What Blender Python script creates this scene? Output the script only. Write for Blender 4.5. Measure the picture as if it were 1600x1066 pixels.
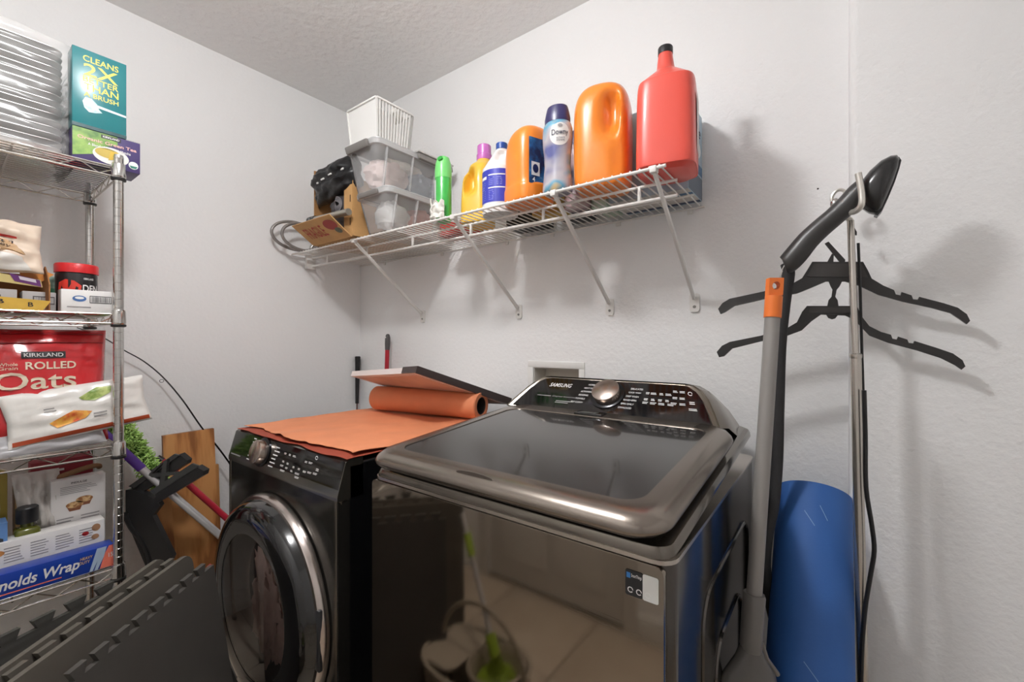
import bpy, bmesh, math, random
from mathutils import Vector, Matrix, Euler, noise
random.seed(7)
for o in list(bpy.data.objects): bpy.data.objects.remove(o, do_unlink=True)
S = bpy.context.scene
COL = S.collection
PI = math.pi
V = Vector

# ---------------------------------------------------------------- camera
CAM_H = 1.25
F = 680.0                      # focal length in pixels of the 1600 x 1066 frame
TH = math.atan2(510, 680)      # the camera looks this far to the left of +Y
cd = bpy.data.cameras.new('camera'); cam = bpy.data.objects.new('camera', cd); COL.objects.link(cam)
cd.sensor_width = 36; cd.lens = F / 1600 * 36; cd.clip_start = 0.02
cam.location = (0, 0, CAM_H); cam.rotation_euler = (PI / 2, 0, TH)
S.camera = cam
# ---------------------------------------------------------------- world, light, exposure
w = bpy.data.worlds.new('world'); S.world = w; w.use_nodes = True
w.node_tree.nodes['Background'].inputs[0].default_value = (1, 0.97, 0.93, 1)
w.node_tree.nodes['Background'].inputs[1].default_value = 0.3
LIGHT = V((-0.86, 0.26, 2.40))
LIGHT_W = 160.0                 # emission of the ceiling lamp's globe
LIGHT_C = (.985, .99, 1, 1)
S.view_settings.view_transform = 'Standard'; S.view_settings.look = 'None'
S.view_settings.gamma = 1; S.view_settings.use_curve_mapping = False
S.view_settings.exposure = 0.0

CT, ST = math.cos(TH), math.sin(TH)
def at(px, py, X=None, Y=None, Z=None, t=None):
    """world point that the photograph's pixel (px,py) shows on the plane X=, Y= or Z= (or at depth t)"""
    r = (px - 800) / F; u = (533 - py) / F
    d = V((r * CT - ST, r * ST + CT, u))
    if X is not None: t = X / d.x
    elif Y is not None: t = Y / d.y
    elif Z is not None: t = (Z - CAM_H) / d.z
    return d * t + V((0, 0, CAM_H))

# ---------------------------------------------------------------- materials
def lin(c):
    return tuple(((x / 255) / 12.92 if x / 255 <= .04045 else ((x / 255 + .055) / 1.055) ** 2.4) for x in c[:3]) + (1,)
MATS = {}
def M(name, col=(128, 128, 128), rough=.5, metal=0, bump=0, bs=60, var=0, vs=8, coat=0, spec=.5, sx=(1, 1, 1), det=3, dist=.002, ior=1.5, aniso=0):
    if name in MATS: return MATS[name]
    m = bpy.data.materials.new(name); m.use_nodes = True; nt = m.node_tree
    b = nt.nodes['Principled BSDF']
    b.inputs['Base Color'].default_value = lin(col); b.inputs['Roughness'].default_value = rough
    b.inputs['Metallic'].default_value = metal; b.inputs['Specular IOR Level'].default_value = spec
    b.inputs['Coat Weight'].default_value = coat; b.inputs['Coat Roughness'].default_value = .06; b.inputs['IOR'].default_value = ior
    b.inputs['Anisotropic'].default_value = aniso
    tc = None
    if bump or var:
        tc = nt.nodes.new('ShaderNodeTexCoord'); mp = nt.nodes.new('ShaderNodeMapping'); mp.inputs['Scale'].default_value = sx
        nt.links.new(tc.outputs['Object'], mp.inputs[0])
    if var:
        n = nt.nodes.new('ShaderNodeTexNoise'); n.inputs['Scale'].default_value = vs; n.inputs['Detail'].default_value = det
        nt.links.new(mp.outputs[0], n.inputs['Vector'])
        r = nt.nodes.new('ShaderNodeValToRGB'); c = lin(col)
        r.color_ramp.elements[0].position = .3; r.color_ramp.elements[1].position = .7
        r.color_ramp.elements[0].color = tuple(max(0, x * (1 - var)) for x in c[:3]) + (1,)
        r.color_ramp.elements[1].color = tuple(min(1, x * (1 + var)) for x in c[:3]) + (1,)
        nt.links.new(n.outputs['Fac'], r.inputs[0]); nt.links.new(r.outputs[0], b.inputs['Base Color'])
    if bump:
        n = nt.nodes.new('ShaderNodeTexNoise'); n.inputs['Scale'].default_value = bs; n.inputs['Detail'].default_value = det
        nt.links.new(mp.outputs[0], n.inputs['Vector'])
        bp = nt.nodes.new('ShaderNodeBump'); bp.inputs['Strength'].default_value = bump; bp.inputs['Distance'].default_value = dist
        nt.links.new(n.outputs['Fac'], bp.inputs['Height']); nt.links.new(bp.outputs[0], b.inputs['Normal'])
    MATS[name] = m
    return m
def MRAMP(name, stops, scale=6, rough=.4, sx=(1, 1, 1), det=3, kind='noise', coat=0):
    """a printed pattern: a noise or wave field through a colour ramp"""
    if name in MATS: return MATS[name]
    m = bpy.data.materials.new(name); m.use_nodes = True; nt = m.node_tree; b = nt.nodes['Principled BSDF']
    b.inputs['Roughness'].default_value = rough; b.inputs['Coat Weight'].default_value = coat
    tc = nt.nodes.new('ShaderNodeTexCoord'); mp = nt.nodes.new('ShaderNodeMapping'); mp.inputs['Scale'].default_value = sx
    nt.links.new(tc.outputs['Object'], mp.inputs[0])
    if kind == 'wave':
        n = nt.nodes.new('ShaderNodeTexWave'); n.inputs['Distortion'].default_value = 4; n.inputs['Detail'].default_value = det
        n.inputs['Detail Scale'].default_value = 1.2
    else:
        n = nt.nodes.new('ShaderNodeTexNoise'); n.inputs['Detail'].default_value = det
    n.inputs['Scale'].default_value = scale
    nt.links.new(mp.outputs[0], n.inputs['Vector'])
    r = nt.nodes.new('ShaderNodeValToRGB'); e = r.color_ramp.elements
    while len(e) < len(stops): e.new(.5)
    for k, (p, c) in enumerate(stops): e[k].position = p; e[k].color = lin(c)
    nt.links.new(n.outputs['Fac'], r.inputs[0]); nt.links.new(r.outputs[0], b.inputs['Base Color'])
    MATS[name] = m
    return m
def MCLEAR(name, tint=(255, 255, 255), haze=.3, hcol=(235, 235, 235), rough=.25, fres=True, ior=1.5, grough=.04):
    """thin clear sheet: tinted see-through + some milky body + surface gloss by Fresnel"""
    if name in MATS: return MATS[name]
    m = bpy.data.materials.new(name); m.use_nodes = True; nt = m.node_tree
    out = nt.nodes['Material Output']; b = nt.nodes['Principled BSDF']
    b.inputs['Base Color'].default_value = lin(hcol); b.inputs['Roughness'].default_value = rough
    tr = nt.nodes.new('ShaderNodeBsdfTransparent'); tr.inputs[0].default_value = lin(tint)
    mx = nt.nodes.new('ShaderNodeMixShader'); mx.inputs[0].default_value = haze
    nt.links.new(tr.outputs[0], mx.inputs[1]); nt.links.new(b.outputs[0], mx.inputs[2])
    g = nt.nodes.new('ShaderNodeBsdfGlossy'); g.inputs['Roughness'].default_value = grough
    fr = nt.nodes.new('ShaderNodeFresnel'); fr.inputs[0].default_value = ior
    m2 = nt.nodes.new('ShaderNodeMixShader')
    nt.links.new(fr.outputs[0], m2.inputs[0]); nt.links.new(mx.outputs[0], m2.inputs[1]); nt.links.new(g.outputs[0], m2.inputs[2])
    nt.links.new(m2.outputs[0], out.inputs[0])
    MATS[name] = m
    return m

wall_m = M('wall_paint', (244, 243, 242), .6, bump=.42, bs=75, det=4, dist=.005, spec=.3)
ceil_m = M('ceiling_knockdown', (247, 246, 245), .8, bump=.7, bs=38, det=5, dist=.008, spec=.2)
white_m = M('white_enamel', (232, 229, 224), .35)
whitep_m = M('white_plastic', (236, 234, 230), .35)
trim_m = M('white_trim', (228, 226, 222), .4)
chrome_m = M('chrome', (205, 203, 200), .16, 1, var=.06, vs=30)
wirechrome_m = M('chrome_wire', (215, 210, 203), .2, 1)
black_m = M('black_plastic', (30, 29, 29), .38)
blackg_m = M('black_gloss', (14, 14, 15), .08, coat=.6)
charcoal_m = M('charcoal_plastic', (52, 50, 49), .42, bump=.06, bs=400)
paper_m = M('white_carton', (232, 229, 226), .5, var=.03, vs=6)
ink_m = M('black_ink', (38, 36, 38), .5)
greyink_m = M('grey_ink', (150, 146, 146), .5)
whiteink_m = M('white_ink', (240, 238, 236), .45)
tan_m = M('cardboard', (196, 152, 98), .75, var=.08, vs=14, bump=.1, bs=200)
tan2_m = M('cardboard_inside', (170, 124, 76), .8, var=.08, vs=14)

# ---------------------------------------------------------------- mesh helpers
ORG = {}
class MB:
    def __init__(s): s.v = []; s.f = []; s.mi = []; s.cur = 0
    def add(s, vs, fs):
        n = len(s.v); s.v += [V(p) for p in vs]
        for f in fs: s.f.append([i + n for i in f]); s.mi.append(s.cur)
        return s
    def box(s, c, size, bev=0, seg=2, R=None, taper=None):
        bm = bmesh.new(); bmesh.ops.create_cube(bm, size=1)
        for v in bm.verts:
            k = 1
            if taper and v.co.z > 0: k = taper
            v.co = V((v.co.x * size[0] * k, v.co.y * size[1] * k, v.co.z * size[2]))
        if bev: bmesh.ops.bevel(bm, geom=bm.edges[:], offset=bev, segments=seg, profile=.5, affect='EDGES')
        bm.verts.ensure_lookup_table(); c = V(c)
        vs = [((R @ v.co) if R is not None else v.co) + c for v in bm.verts]
        fs = [[v.index for v in f.verts] for f in bm.faces]
        bm.free(); return s.add(vs, fs)
    def lohi(s, lo, hi, bev=0, seg=2):
        lo, hi = V(lo), V(hi)
        return s.box((lo + hi) / 2, hi - lo, bev, seg)
    def bar(s, a, b, w, h, up=(0, 0, 1), bev=0):
        a, b = V(a), V(b); d = b - a; L = d.length; d.normalize()
        side = d.cross(V(up)).normalized(); u = side.cross(d)
        R = Matrix((d, side, u)).transposed()
        return s.box((a + b) / 2, (L, w, h), bev, 2, R)
    def tube(s, pts, r, n=8, closed=False, caps=True, flat=1):
        pts = [V(p) for p in pts]; N = len(pts)
        rs = r if isinstance(r, (list, tuple)) else [r] * N
        ref = None; vs = []
        for i, p in enumerate(pts):
            a = pts[(i - 1) % N] if (closed or i) else p
            b = pts[(i + 1) % N] if (closed or i < N - 1) else p
            d = (b - a).normalized()
            if ref is None:
                ref = V((0, 0, 1)) if abs(d.z) < .9 else V((1, 0, 0))
            ref = (ref - d * ref.dot(d)).normalized(); q = d.cross(ref)
            for k in range(n):
                t = 2 * PI * k / n
                vs.append(p + (ref * math.cos(t) + q * math.sin(t) * flat) * rs[i])
        fs = []
        for i in range(N if closed else N - 1):
            for k in range(n):
                j = (i + 1) % N
                fs.append([i * n + k, i * n + (k + 1) % n, j * n + (k + 1) % n, j * n + k])
        if caps and not closed:
            fs.append(list(range(n))[::-1]); fs.append([(N - 1) * n + k for k in range(n)])
        return s.add(vs, fs)
    def lathe(s, prof, T=None, n=32, sq=1, caps=True):
        """prof: (r,z) from bottom to top; T: 4x4 placing the local Z axis"""
        T = T or Matrix(); vs = []; fs = []
        for (r, z) in prof:
            for k in range(n):
                a = 2 * PI * k / n
                vs.append(T @ V((r * math.cos(a), r * math.sin(a) * sq, z)))
        for i in range(len(prof) - 1):
            for k in range(n):
                fs.append([i * n + k, i * n + (k + 1) % n, (i + 1) * n + (k + 1) % n, (i + 1) * n + k])
        if caps:
            if prof[0][0] > 1e-5: fs.append(list(range(n))[::-1])
            if prof[-1][0] > 1e-5: fs.append([(len(prof) - 1) * n + k for k in range(n)])
        return s.add(vs, fs)
    def loft(s, rings, caps=True):
        n = len(rings[0]); vs = [p for r in rings for p in r]; fs = []
        for i in range(len(rings) - 1):
            for k in range(n):
                fs.append([i * n + k, i * n + (k + 1) % n, (i + 1) * n + (k + 1) % n, (i + 1) * n + k])
        if caps: fs.append(list(range(n))[::-1]); fs.append([(len(rings) - 1) * n + k for k in range(n)])
        return s.add(vs, fs)
    def prism(s, poly, f, d0, d1):
        """2-D outline extruded; f(x, y, d) -> world"""
        n = len(poly); vs = [f(x, y, d0) for x, y in poly] + [f(x, y, d1) for x, y in poly]
        fs = [list(range(n))[::-1], [n + k for k in range(n)]]
        fs += [[k, (k + 1) % n, n + (k + 1) % n, n + k] for k in range(n)]
        return s.add(vs, fs)
    def grid(s, f, nu, nv):
        vs = [f(i / nu, j / nv) for j in range(nv + 1) for i in range(nu + 1)]
        fs = [[j * (nu + 1) + i, j * (nu + 1) + i + 1, (j + 1) * (nu + 1) + i + 1, (j + 1) * (nu + 1) + i] for j in range(nv) for i in range(nu)]
        return s.add(vs, fs)
    def sheet(s, f, nu, nv, th):
        """a bent sheet with thickness th (along the local normal)"""
        top = [[f(i / nu, j / nv) for i in range(nu + 1)] for j in range(nv + 1)]
        def nrm(i, j):
            a = top[j][min(i + 1, nu)] - top[j][max(i - 1, 0)]; b = top[min(j + 1, nv)][i] - top[max(j - 1, 0)][i]
            return a.cross(b).normalized()
        W = nu + 1
        vs = [top[j][i] for j in range(nv + 1) for i in range(W)] + [top[j][i] - nrm(i, j) * th for j in range(nv + 1) for i in range(W)]
        O = W * (nv + 1); fs = []
        for j in range(nv):
            for i in range(nu):
                q = [j * W + i, j * W + i + 1, (j + 1) * W + i + 1, (j + 1) * W + i]
                fs.append(q); fs.append([O + k for k in q[::-1]])
        per = [i for i in range(W)] + [j * W + nu for j in range(1, nv + 1)] + [nv * W + i for i in range(nu - 1, -1, -1)] + [j * W for j in range(nv - 1, 0, -1)]
        for k in range(len(per)):
            a, b = per[k], per[(k + 1) % len(per)]; fs.append([b, a, O + a, O + b])
        return s.add(vs, fs)
    def blob(s, c, r, n=16, amp=.12, fq=3, seed=0, R=None):
        c = V(c); vs = []; fs = []
        for j in range(n + 1):
            for i in range(2 * n):
                a = PI * i / n; b = PI * j / n
                d = V((math.sin(b) * math.cos(a), math.sin(b) * math.sin(a), math.cos(b)))
                k = 1 + amp * (noise.noise(d * fq + V((seed, seed * 2, 0))) + .5 * noise.noise(d * fq * 2.3 + V((seed, 0, 5))))
                p = V((d.x * r[0], d.y * r[1], d.z * r[2])) * k
                vs.append((R @ p if R is not None else p) + c)
        for j in range(n):
            for i in range(2 * n):
                fs.append([j * 2 * n + i, (j + 1) * 2 * n + i, (j + 1) * 2 * n + (i + 1) % (2 * n), j * 2 * n + (i + 1) % (2 * n)])
        return s.add(vs, fs)
    def build(s, name, mat, parent=None, org=None, angle=35, smooth=True, label=None, cat=None, group=None, kind=None):
        me = bpy.data.meshes.new(name)
        o_ = ORG[parent.name] if parent is not None else V(org or (0, 0, 0))
        me.from_pydata([p - o_ for p in s.v], [], s.f)
        for m in (mat if isinstance(mat, (list, tuple)) else [mat]): me.materials.append(m)
        if any(s.mi): me.polygons.foreach_set('material_index', s.mi)
        bm = bmesh.new(); bm.from_mesh(me); bmesh.ops.remove_doubles(bm, verts=bm.verts, dist=1e-6)
        bmesh.ops.recalc_face_normals(bm, faces=bm.faces); bm.to_mesh(me); bm.free()
        if smooth:
            me.polygons.foreach_set('use_smooth', [True] * len(me.polygons)); me.set_sharp_from_angle(angle=math.radians(angle))
        o = bpy.data.objects.new(name, me); COL.objects.link(o)
        if parent is not None: o.parent = parent
        else: o.location = o_
        ORG[o.name] = o_
        if label: o['label'] = label
        if cat: o['category'] = cat
        if group: o['group'] = group
        if kind: o['kind'] = kind
        return o
def thing(name, label, cat, loc, group=None):
    o = bpy.data.objects.new(name, None); COL.objects.link(o); o.location = loc; o.empty_display_size = .05
    o['label'] = label; o['category'] = cat
    if group: o['group'] = group
    ORG[o.name] = V(loc); return o
def dup(o, dx, parent='same', label=None):
    c = o.copy(); COL.objects.link(c); c.location = o.location + V(dx)
    if parent != 'same': c.parent = parent
    ORG[c.name] = ORG[o.name] + V(dx)
    if label: c['label'] = label
    return c
def RZ(a): return Matrix.Rotation(a, 3, 'Z')
def TR(loc, axis=None):
    """4x4 with local Z along axis"""
    if axis is None: return Matrix.Translation(V(loc))
    return Matrix.Translation(V(loc)) @ V((0, 0, 1)).rotation_difference(V(axis).normalized()).to_matrix().to_4x4()
def circ(c, rx, ry, n, a0=0, a1=2 * PI):
    return [(c[0] + rx * math.cos(a0 + (a1 - a0) * k / n), c[1] + ry * math.sin(a0 + (a1 - a0) * k / n)) for k in range(n)]
def rrect(x0, y0, x1, y1, r, n=4):
    P = []
    for cx, cy, a in ((x1 - r, y0 + r, -PI / 2), (x1 - r, y1 - r, 0), (x0 + r, y1 - r, PI / 2), (x0 + r, y0 + r, PI)):
        for k in range(n + 1): P.append((cx + r * math.cos(a + PI / 2 * k / n), cy + r * math.sin(a + PI / 2 * k / n)))
    return P
def spline(P, n):
    """Catmull-Rom through tuples"""
    out = []
    for i in range(len(P) - 1):
        p0, p1, p2, p3 = P[max(i - 1, 0)], P[i], P[i + 1], P[min(i + 2, len(P) - 1)]
        for k in range(n):
            t = k / n
            out.append(tuple(.5 * (2 * b + (c - a) * t + (2 * a - 5 * b + 4 * c - d) * t * t + (3 * b - a - 3 * c + d) * t ** 3) for a, b, c, d in zip(p0, p1, p2, p3)))
    out.append(tuple(P[-1])); return out
def sring(cx, cy, z, a, b, p, n):
    R = []
    for k in range(n):
        t = 2 * PI * k / n; c, s_ = math.cos(t), math.sin(t)
        R.append(V((cx + a * math.copysign(abs(c) ** (2 / p), c), cy + b * math.copysign(abs(s_) ** (2 / p), s_), z)))
    return R
def body(mb, secs, loc, rot=0, n=48, sub=4, dent=None):
    """bottle body from sections (z, a, b, cx, cy, power)"""
    rings = [sring(q[3], q[4], q[0], max(q[1], .001), max(q[2], .001), max(q[5], 1.6), n) for q in spline(secs, sub)]
    if dent: rings = [[dent(p) for p in r] for r in rings]
    R = RZ(rot); L = V(loc)
    mb.loft([[R @ p + L for p in r] for r in rings]); return mb
# flat print -------------------------------------------------------
def pmap(o, U, W, off=.0006):
    o, U, W = V(o), V(U).normalized(), V(W).normalized(); N = U.cross(W)
    return lambda x, y: o + U * x + W * y + N * off
def cmap(c, R, a0, off=.0008):
    """wrap on an upright cylinder: x along the arc, y up; a0 = facing angle; R may be f(y)"""
    c = V(c)
    def f(x, y):
        r = (R(y) if callable(R) else R) + off; a = a0 + x / r
        return c + V((r * math.cos(a), r * math.sin(a), y))
    return f
def text(parent, s, f, x, y, w=None, h=None, mat=None, name='lettering', align='c', shear=0, bold=.01, sp=1, label=None):
    """flat lettering: x,y = middle (or left) of the line in the map f; w / h = fitted width / letter height"""
    cu = bpy.data.curves.new('t', 'FONT'); cu.body = s; cu.size = 1; cu.offset = bold; cu.shear = shear; cu.resolution_u = 3; cu.space_character = sp
    cu.fill_mode = 'BOTH'
    ob = bpy.data.objects.new('t', cu); COL.objects.link(ob)
    bpy.context.view_layer.update()
    me = bpy.data.meshes.new_from_object(ob.evaluated_get(bpy.context.evaluated_depsgraph_get()))
    bpy.data.objects.remove(ob); bpy.data.curves.remove(cu)
    xs = [v.co.x for v in me.vertices]; ys = [v.co.y for v in me.vertices]
    if not xs: return None
    x0, x1, y0, y1 = min(xs), max(xs), min(ys), max(ys)
    kx = (w / (x1 - x0)) if w else None; ky = (h / (y1 - y0)) if h else None
    kx = kx or ky; ky = ky or kx
    mb = MB(); ox = (x0 + x1) / 2 if align == 'c' else x0
    mb.add([f(x + (v.co.x - ox) * kx, y + (v.co.y - (y0 + y1) / 2) * ky) for v in me.vertices], [list(p.vertices) for p in me.polygons])
    bpy.data.meshes.remove(me)
    return mb.build(name, mat or ink_m, parent, smooth=False, label=label)
def patch(parent, f, poly, mat, name='print', sub=1, label=None):
    """flat printed area: outline in the map f"""
    mb = MB(); mb.add([f(x, y) for x, y in poly], [list(range(len(poly)))])
    return mb.build(name, mat, parent, smooth=False, label=label)
def rect(x0, y0, x1, y1): return [(x0, y0), (x1, y0), (x1, y1), (x0, y1)]
def cpatch(parent, f, x0, y0, x1, y1, mat, name='print', nu=16, nv=4, label=None):
    mb = MB(); mb.grid(lambda u, v: f(x0 + (x1 - x0) * u, y0 + (y1 - y0) * v), nu, nv)
    return mb.build(name, mat, parent, label=label)
def lines(parent, f, x0, y0, x1, y1, n, mat, name='small_print', th=.35, rnd=.3):
    """tiny illegible print: thin bars"""
    mb = MB(); dy = (y1 - y0) / n
    for k in range(n):
        yy = y1 - (k + .5) * dy; L = (x1 - x0) * (1 - rnd * random.random())
        mb.add([f(x0, yy - dy * th / 2), f(x0 + L, yy - dy * th / 2), f(x0 + L, yy + dy * th / 2), f(x0, yy + dy * th / 2)], [[0, 1, 2, 3]])
    return mb.build(name, mat, parent, smooth=False)
def barcode(parent, f, x0, y0, x1, y1, mat=None):
    mb = MB(); x = x0
    while x < x1:
        wd = random.choice((.006, .01, .016)) * (x1 - x0) * 1.6
        mb.add([f(x, y0), f(min(x + wd, x1), y0), f(min(x + wd, x1), y1), f(x, y1)], [[0, 1, 2, 3]]); x += wd * random.choice((1.6, 2.2, 3))
    return mb.build('barcode', mat or ink_m, parent, smooth=False)
def carton(name, label, cat, lo, hi, mat, group=None, bev=.0015):
    """a closed carton: body plus its top flap seam"""
    lo, hi = V(lo), V(hi); c = V(((lo.x + hi.x) / 2, (lo.y + hi.y) / 2, lo.z))
    t = thing(name, label, cat, c, group)
    MB().lohi(lo, hi, bev).build('carton_body', mat, t)
    return t
def pillow(name, label, c, U, W, N_, w_, h_, d_, mat, seed=0, crimp=.5, ruffle=.006, cat='bag', nu=26, nv=22):
    """a filled bag: flat sealed edges, bulging middle"""
    U, W, N_ = V(U).normalized(), V(W).normalized(), V(N_).normalized(); c = V(c)
    def sf(u, v, s_):
        x = (u - .5) * 2; y = (v - .5) * 2
        b = max(0, (1 - abs(x) ** 3) * (1 - abs(y) ** 3)) ** .6
        wr_ = ruffle * noise.noise(V((u * 5 + seed, v * 5, 1))) + .35 * ruffle * noise.noise(V((u * 13 + seed, v * 13, 4)))
        k = 1 - .05 * (1 - abs(y)) * abs(x)
        return c + U * (x * w_ / 2 * k) + W * (y * h_ / 2) + N_ * (s_ * (d_ / 2 * b + .0006) + wr_ * (.4 + b))
    m_ = MB(); fr_n = [[sf(i / nu, j / nv, 1) for i in range(nu + 1)] for j in range(nv + 1)]; bk_n = [[sf(i / nu, j / nv, -1) for i in range(nu + 1)] for j in range(nv + 1)]
    m_.add([p for r_ in fr_n for p in r_], [[j * (nu + 1) + i, j * (nu + 1) + i + 1, (j + 1) * (nu + 1) + i + 1, (j + 1) * (nu + 1) + i] for j in range(nv) for i in range(nu)])
    m_.add([p for r_ in bk_n for p in r_], [[(j + 1) * (nu + 1) + i, (j + 1) * (nu + 1) + i + 1, j * (nu + 1) + i + 1, j * (nu + 1) + i] for j in range(nv) for i in range(nu)])
    per = [(i, 0) for i in range(nu)] + [(nu, j) for j in range(nv)] + [(i, nv) for i in range(nu, 0, -1)] + [(0, j) for j in range(nv, 0, -1)]
    for (a, b), (a2, b2) in zip(per, per[1:] + per[:1]): m_.add([fr_n[b][a], bk_n[b][a], bk_n[b2][a2], fr_n[b2][a2]], [[0, 1, 2, 3]])
    t = thing(name, label, cat, c - W * h_ / 2)
    m_.build('bag_body', mat, t, angle=70)
    f = lambda x, y, o=.0022: sf(x / w_ + .5, y / h_ + .5, 1) + N_ * o
    return t, f
def spatch(parent, f, poly, mat, name='print', n=10, off=.0):
    """print that follows a bag's surface: outline resampled into a fine fan of strips"""
    ys = [p[1] for p in poly]; y0, y1 = min(ys), max(ys); m_ = MB(); rows = []
    for j in range(n + 1):
        y = y0 + (y1 - y0) * min(max(j / n, .0005), .9995); xs = []
        for (a, b), (c, d_) in zip(poly, poly[1:] + poly[:1]):
            if (b - y) * (d_ - y) < 0: xs.append(a + (c - a) * (y - b) / (d_ - b))
        if len(xs) < 2: continue
        x0, x1 = min(xs), max(xs); rows.append([f(x0 + (x1 - x0) * i / n, y, .0024 + off) for i in range(n + 1)])
    for r0, r1 in zip(rows, rows[1:]):
        for i in range(n): m_.add([r0[i], r0[i + 1], r1[i + 1], r1[i]], [[0, 1, 2, 3]])
    return m_.build(name, mat, parent, angle=80)
# ================================================================ THE ROOM
XL, YB, XS, YS, XR, YF, ZC = -2.23, 1.50, 0.022, 1.38, 0.95, -0.55, 2.545
tile_m = MRAMP('floor_tile', [(.3, (190, 174, 156)), (.7, (210, 196, 178))], 3.5, .35, det=5)
def struct(name, mb, mat, parent=None): return mb.build(name, mat, parent, kind='structure' if parent is None else None)
fl = struct('floor', MB().lohi((XL - .1, YF - .1, -.1), (XR + .1, YB + .1, -.008)), M('grout', (120, 108, 96), .9))
tile0 = None
for i in range(7):
    for j in range(5):
        x, y = XL + .005 + i * .456, YF + .005 + j * .412
        if tile0 is None:
            tile0 = MB().lohi((x, y, -.008), (x + .452, y + .408, 0), .002).build('tile', tile_m, fl); tx0, ty0 = x, y
        else: dup(tile0, (x - tx0, y - ty0, 0))
struct('ceiling', MB().lohi((XL - .1, YF - .1, ZC), (XR + .1, YB + .1, ZC + .1)), ceil_m)
struct('wall_left', MB().lohi((XL - .1, YF - .1, 0), (XL, YB + .1, ZC)), wall_m)
hx0, hx1, hz0, hz1 = -1.012, -.800, .985, 1.142           # hole of the laundry outlet box
wb = MB()
wb.lohi((XL, YB, 0), (hx0, YB + .1, ZC)); wb.lohi((hx1, YB, 0), (XS + .1, YB + .1, ZC))
wb.lohi((hx0, YB, 0), (hx1, YB + .1, hz0)); wb.lohi((hx0, YB, hz1), (hx1, YB + .1, ZC)); wb.lohi((hx0, YB + .09, hz0), (hx1, YB + .1, hz1))
struct('wall_back', wb, wall_m)
rb = .02; po = [(XS + rb - rb * math.cos(a), YS + rb - rb * math.sin(a)) for a in [PI / 2 * k / 6 for k in range(7)]] + [(XR, YS), (XR, YB + .1), (XS, YB + .1)]
struct('wall_back_right', MB().prism(po, lambda x, y, d: V((x, y, d)), 0, ZC), wall_m)
struct('wall_right', MB().lohi((XR, YF - .1, 0), (XR + .1, YB + .1, ZC)), wall_m)
dx0, dx1, dz = -1.50, -.74, 2.03
wf = MB(); wf.lohi((XL, YF - .1, 0), (dx0, YF, ZC)); wf.lohi((dx1, YF - .1, 0), (XR, YF, ZC)); wf.lohi((dx0, YF - .1, dz), (dx1, YF, ZC))
struct('wall_front', wf, wall_m)
for nm, lo, hi in (('baseboard_left', (XL, YF, 0), (XL + .014, YB, .1)), ('baseboard_back', (XL + .014, YB - .014, 0), (XS, YB, .1)),
                   ('baseboard_right', (XR - .014, YF, 0), (XR, YS, .1)), ('baseboard_front', (dx1 + .06, YF, 0), (XR, YF + .014, .1))):
    struct(nm, MB().lohi(lo, hi, .004), trim_m)
# white six-panel door behind the camera (it shows mirrored in the washer)
dr = struct('door_1', MB().lohi((dx0 + .004, YF - .045, .008), (dx1 - .004, YF - .008, dz - .004), .002), trim_m)
for (a, b) in ((.11, .62), (.78, 1.42), (1.56, 1.90)):
    for k in range(2):
        x0 = dx0 + .09 + k * .315
        MB().lohi((x0, YF - .012, a), (x0 + .265, YF - .001, b), .008, 2).build('panel', trim_m, dr)
hd = MB().lathe([(.026, 0), (.026, .006), (.012, .01), (.012, .04), (.027, .045), (.027, .065), (.015, .07)], TR((dx1 - .07, YF - .009, .95), (0, 1, 0)), 20).build('door_knob', chrome_m, dr)
cs = MB(); cs.lohi((dx0 - .06, YF, 0), (dx0, YF + .015, dz + .06), .003); cs.lohi((dx1, YF, 0), (dx1 + .06, YF + .015, dz + .06), .003); cs.lohi((dx0, YF, dz), (dx1, YF + .015, dz + .06), .003)
struct('trim_1', cs, trim_m)
# recessed laundry outlet box: frame, liner, two valves
ob = thing('laundry_outlet_box', 'white recessed washing machine outlet box set into the back wall', 'outlet box', (-.906, YB, 1.06))
fr = MB(); a = (-1.038, YB - .006, .955); b = (-.776, YB, 1.166)
fr.lohi((-1.038, YB - .006, hz1), (-.776, YB, 1.168), .002); fr.lohi((-1.038, YB - .006, .955), (-.776, YB, hz0), .002)
fr.lohi((-1.038, YB - .006, hz0), (hx0, YB, hz1), .002); fr.lohi((hx1, YB - .006, hz0), (-.776, YB, hz1), .002)
fr.build('frame', whitep_m, ob)
ln = MB(); ln.lohi((hx0 + .001, YB + .084, hz0), (hx1 - .001, YB + .089, hz1)); ln.lohi((hx0 + .001, YB, hz1 - .004), (hx1 - .001, YB + .084, hz1 - .001)); ln.lohi((hx0 + .001, YB, hz0 + .001), (hx0 + .004, YB + .084, hz1 - .004))
ln.build('liner', M('outlet_liner', (214, 210, 202), .5), ob)
for x in (-.96, -.86):
    MB().lathe([(.012, 0), (.012, .05), (.018, .052), (.018, .065), (.006, .068)], TR((x, YB + .045, hz0 + .001)), 16).build('valve', M('brass', (190, 160, 90), .3, 1), ob)
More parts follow.
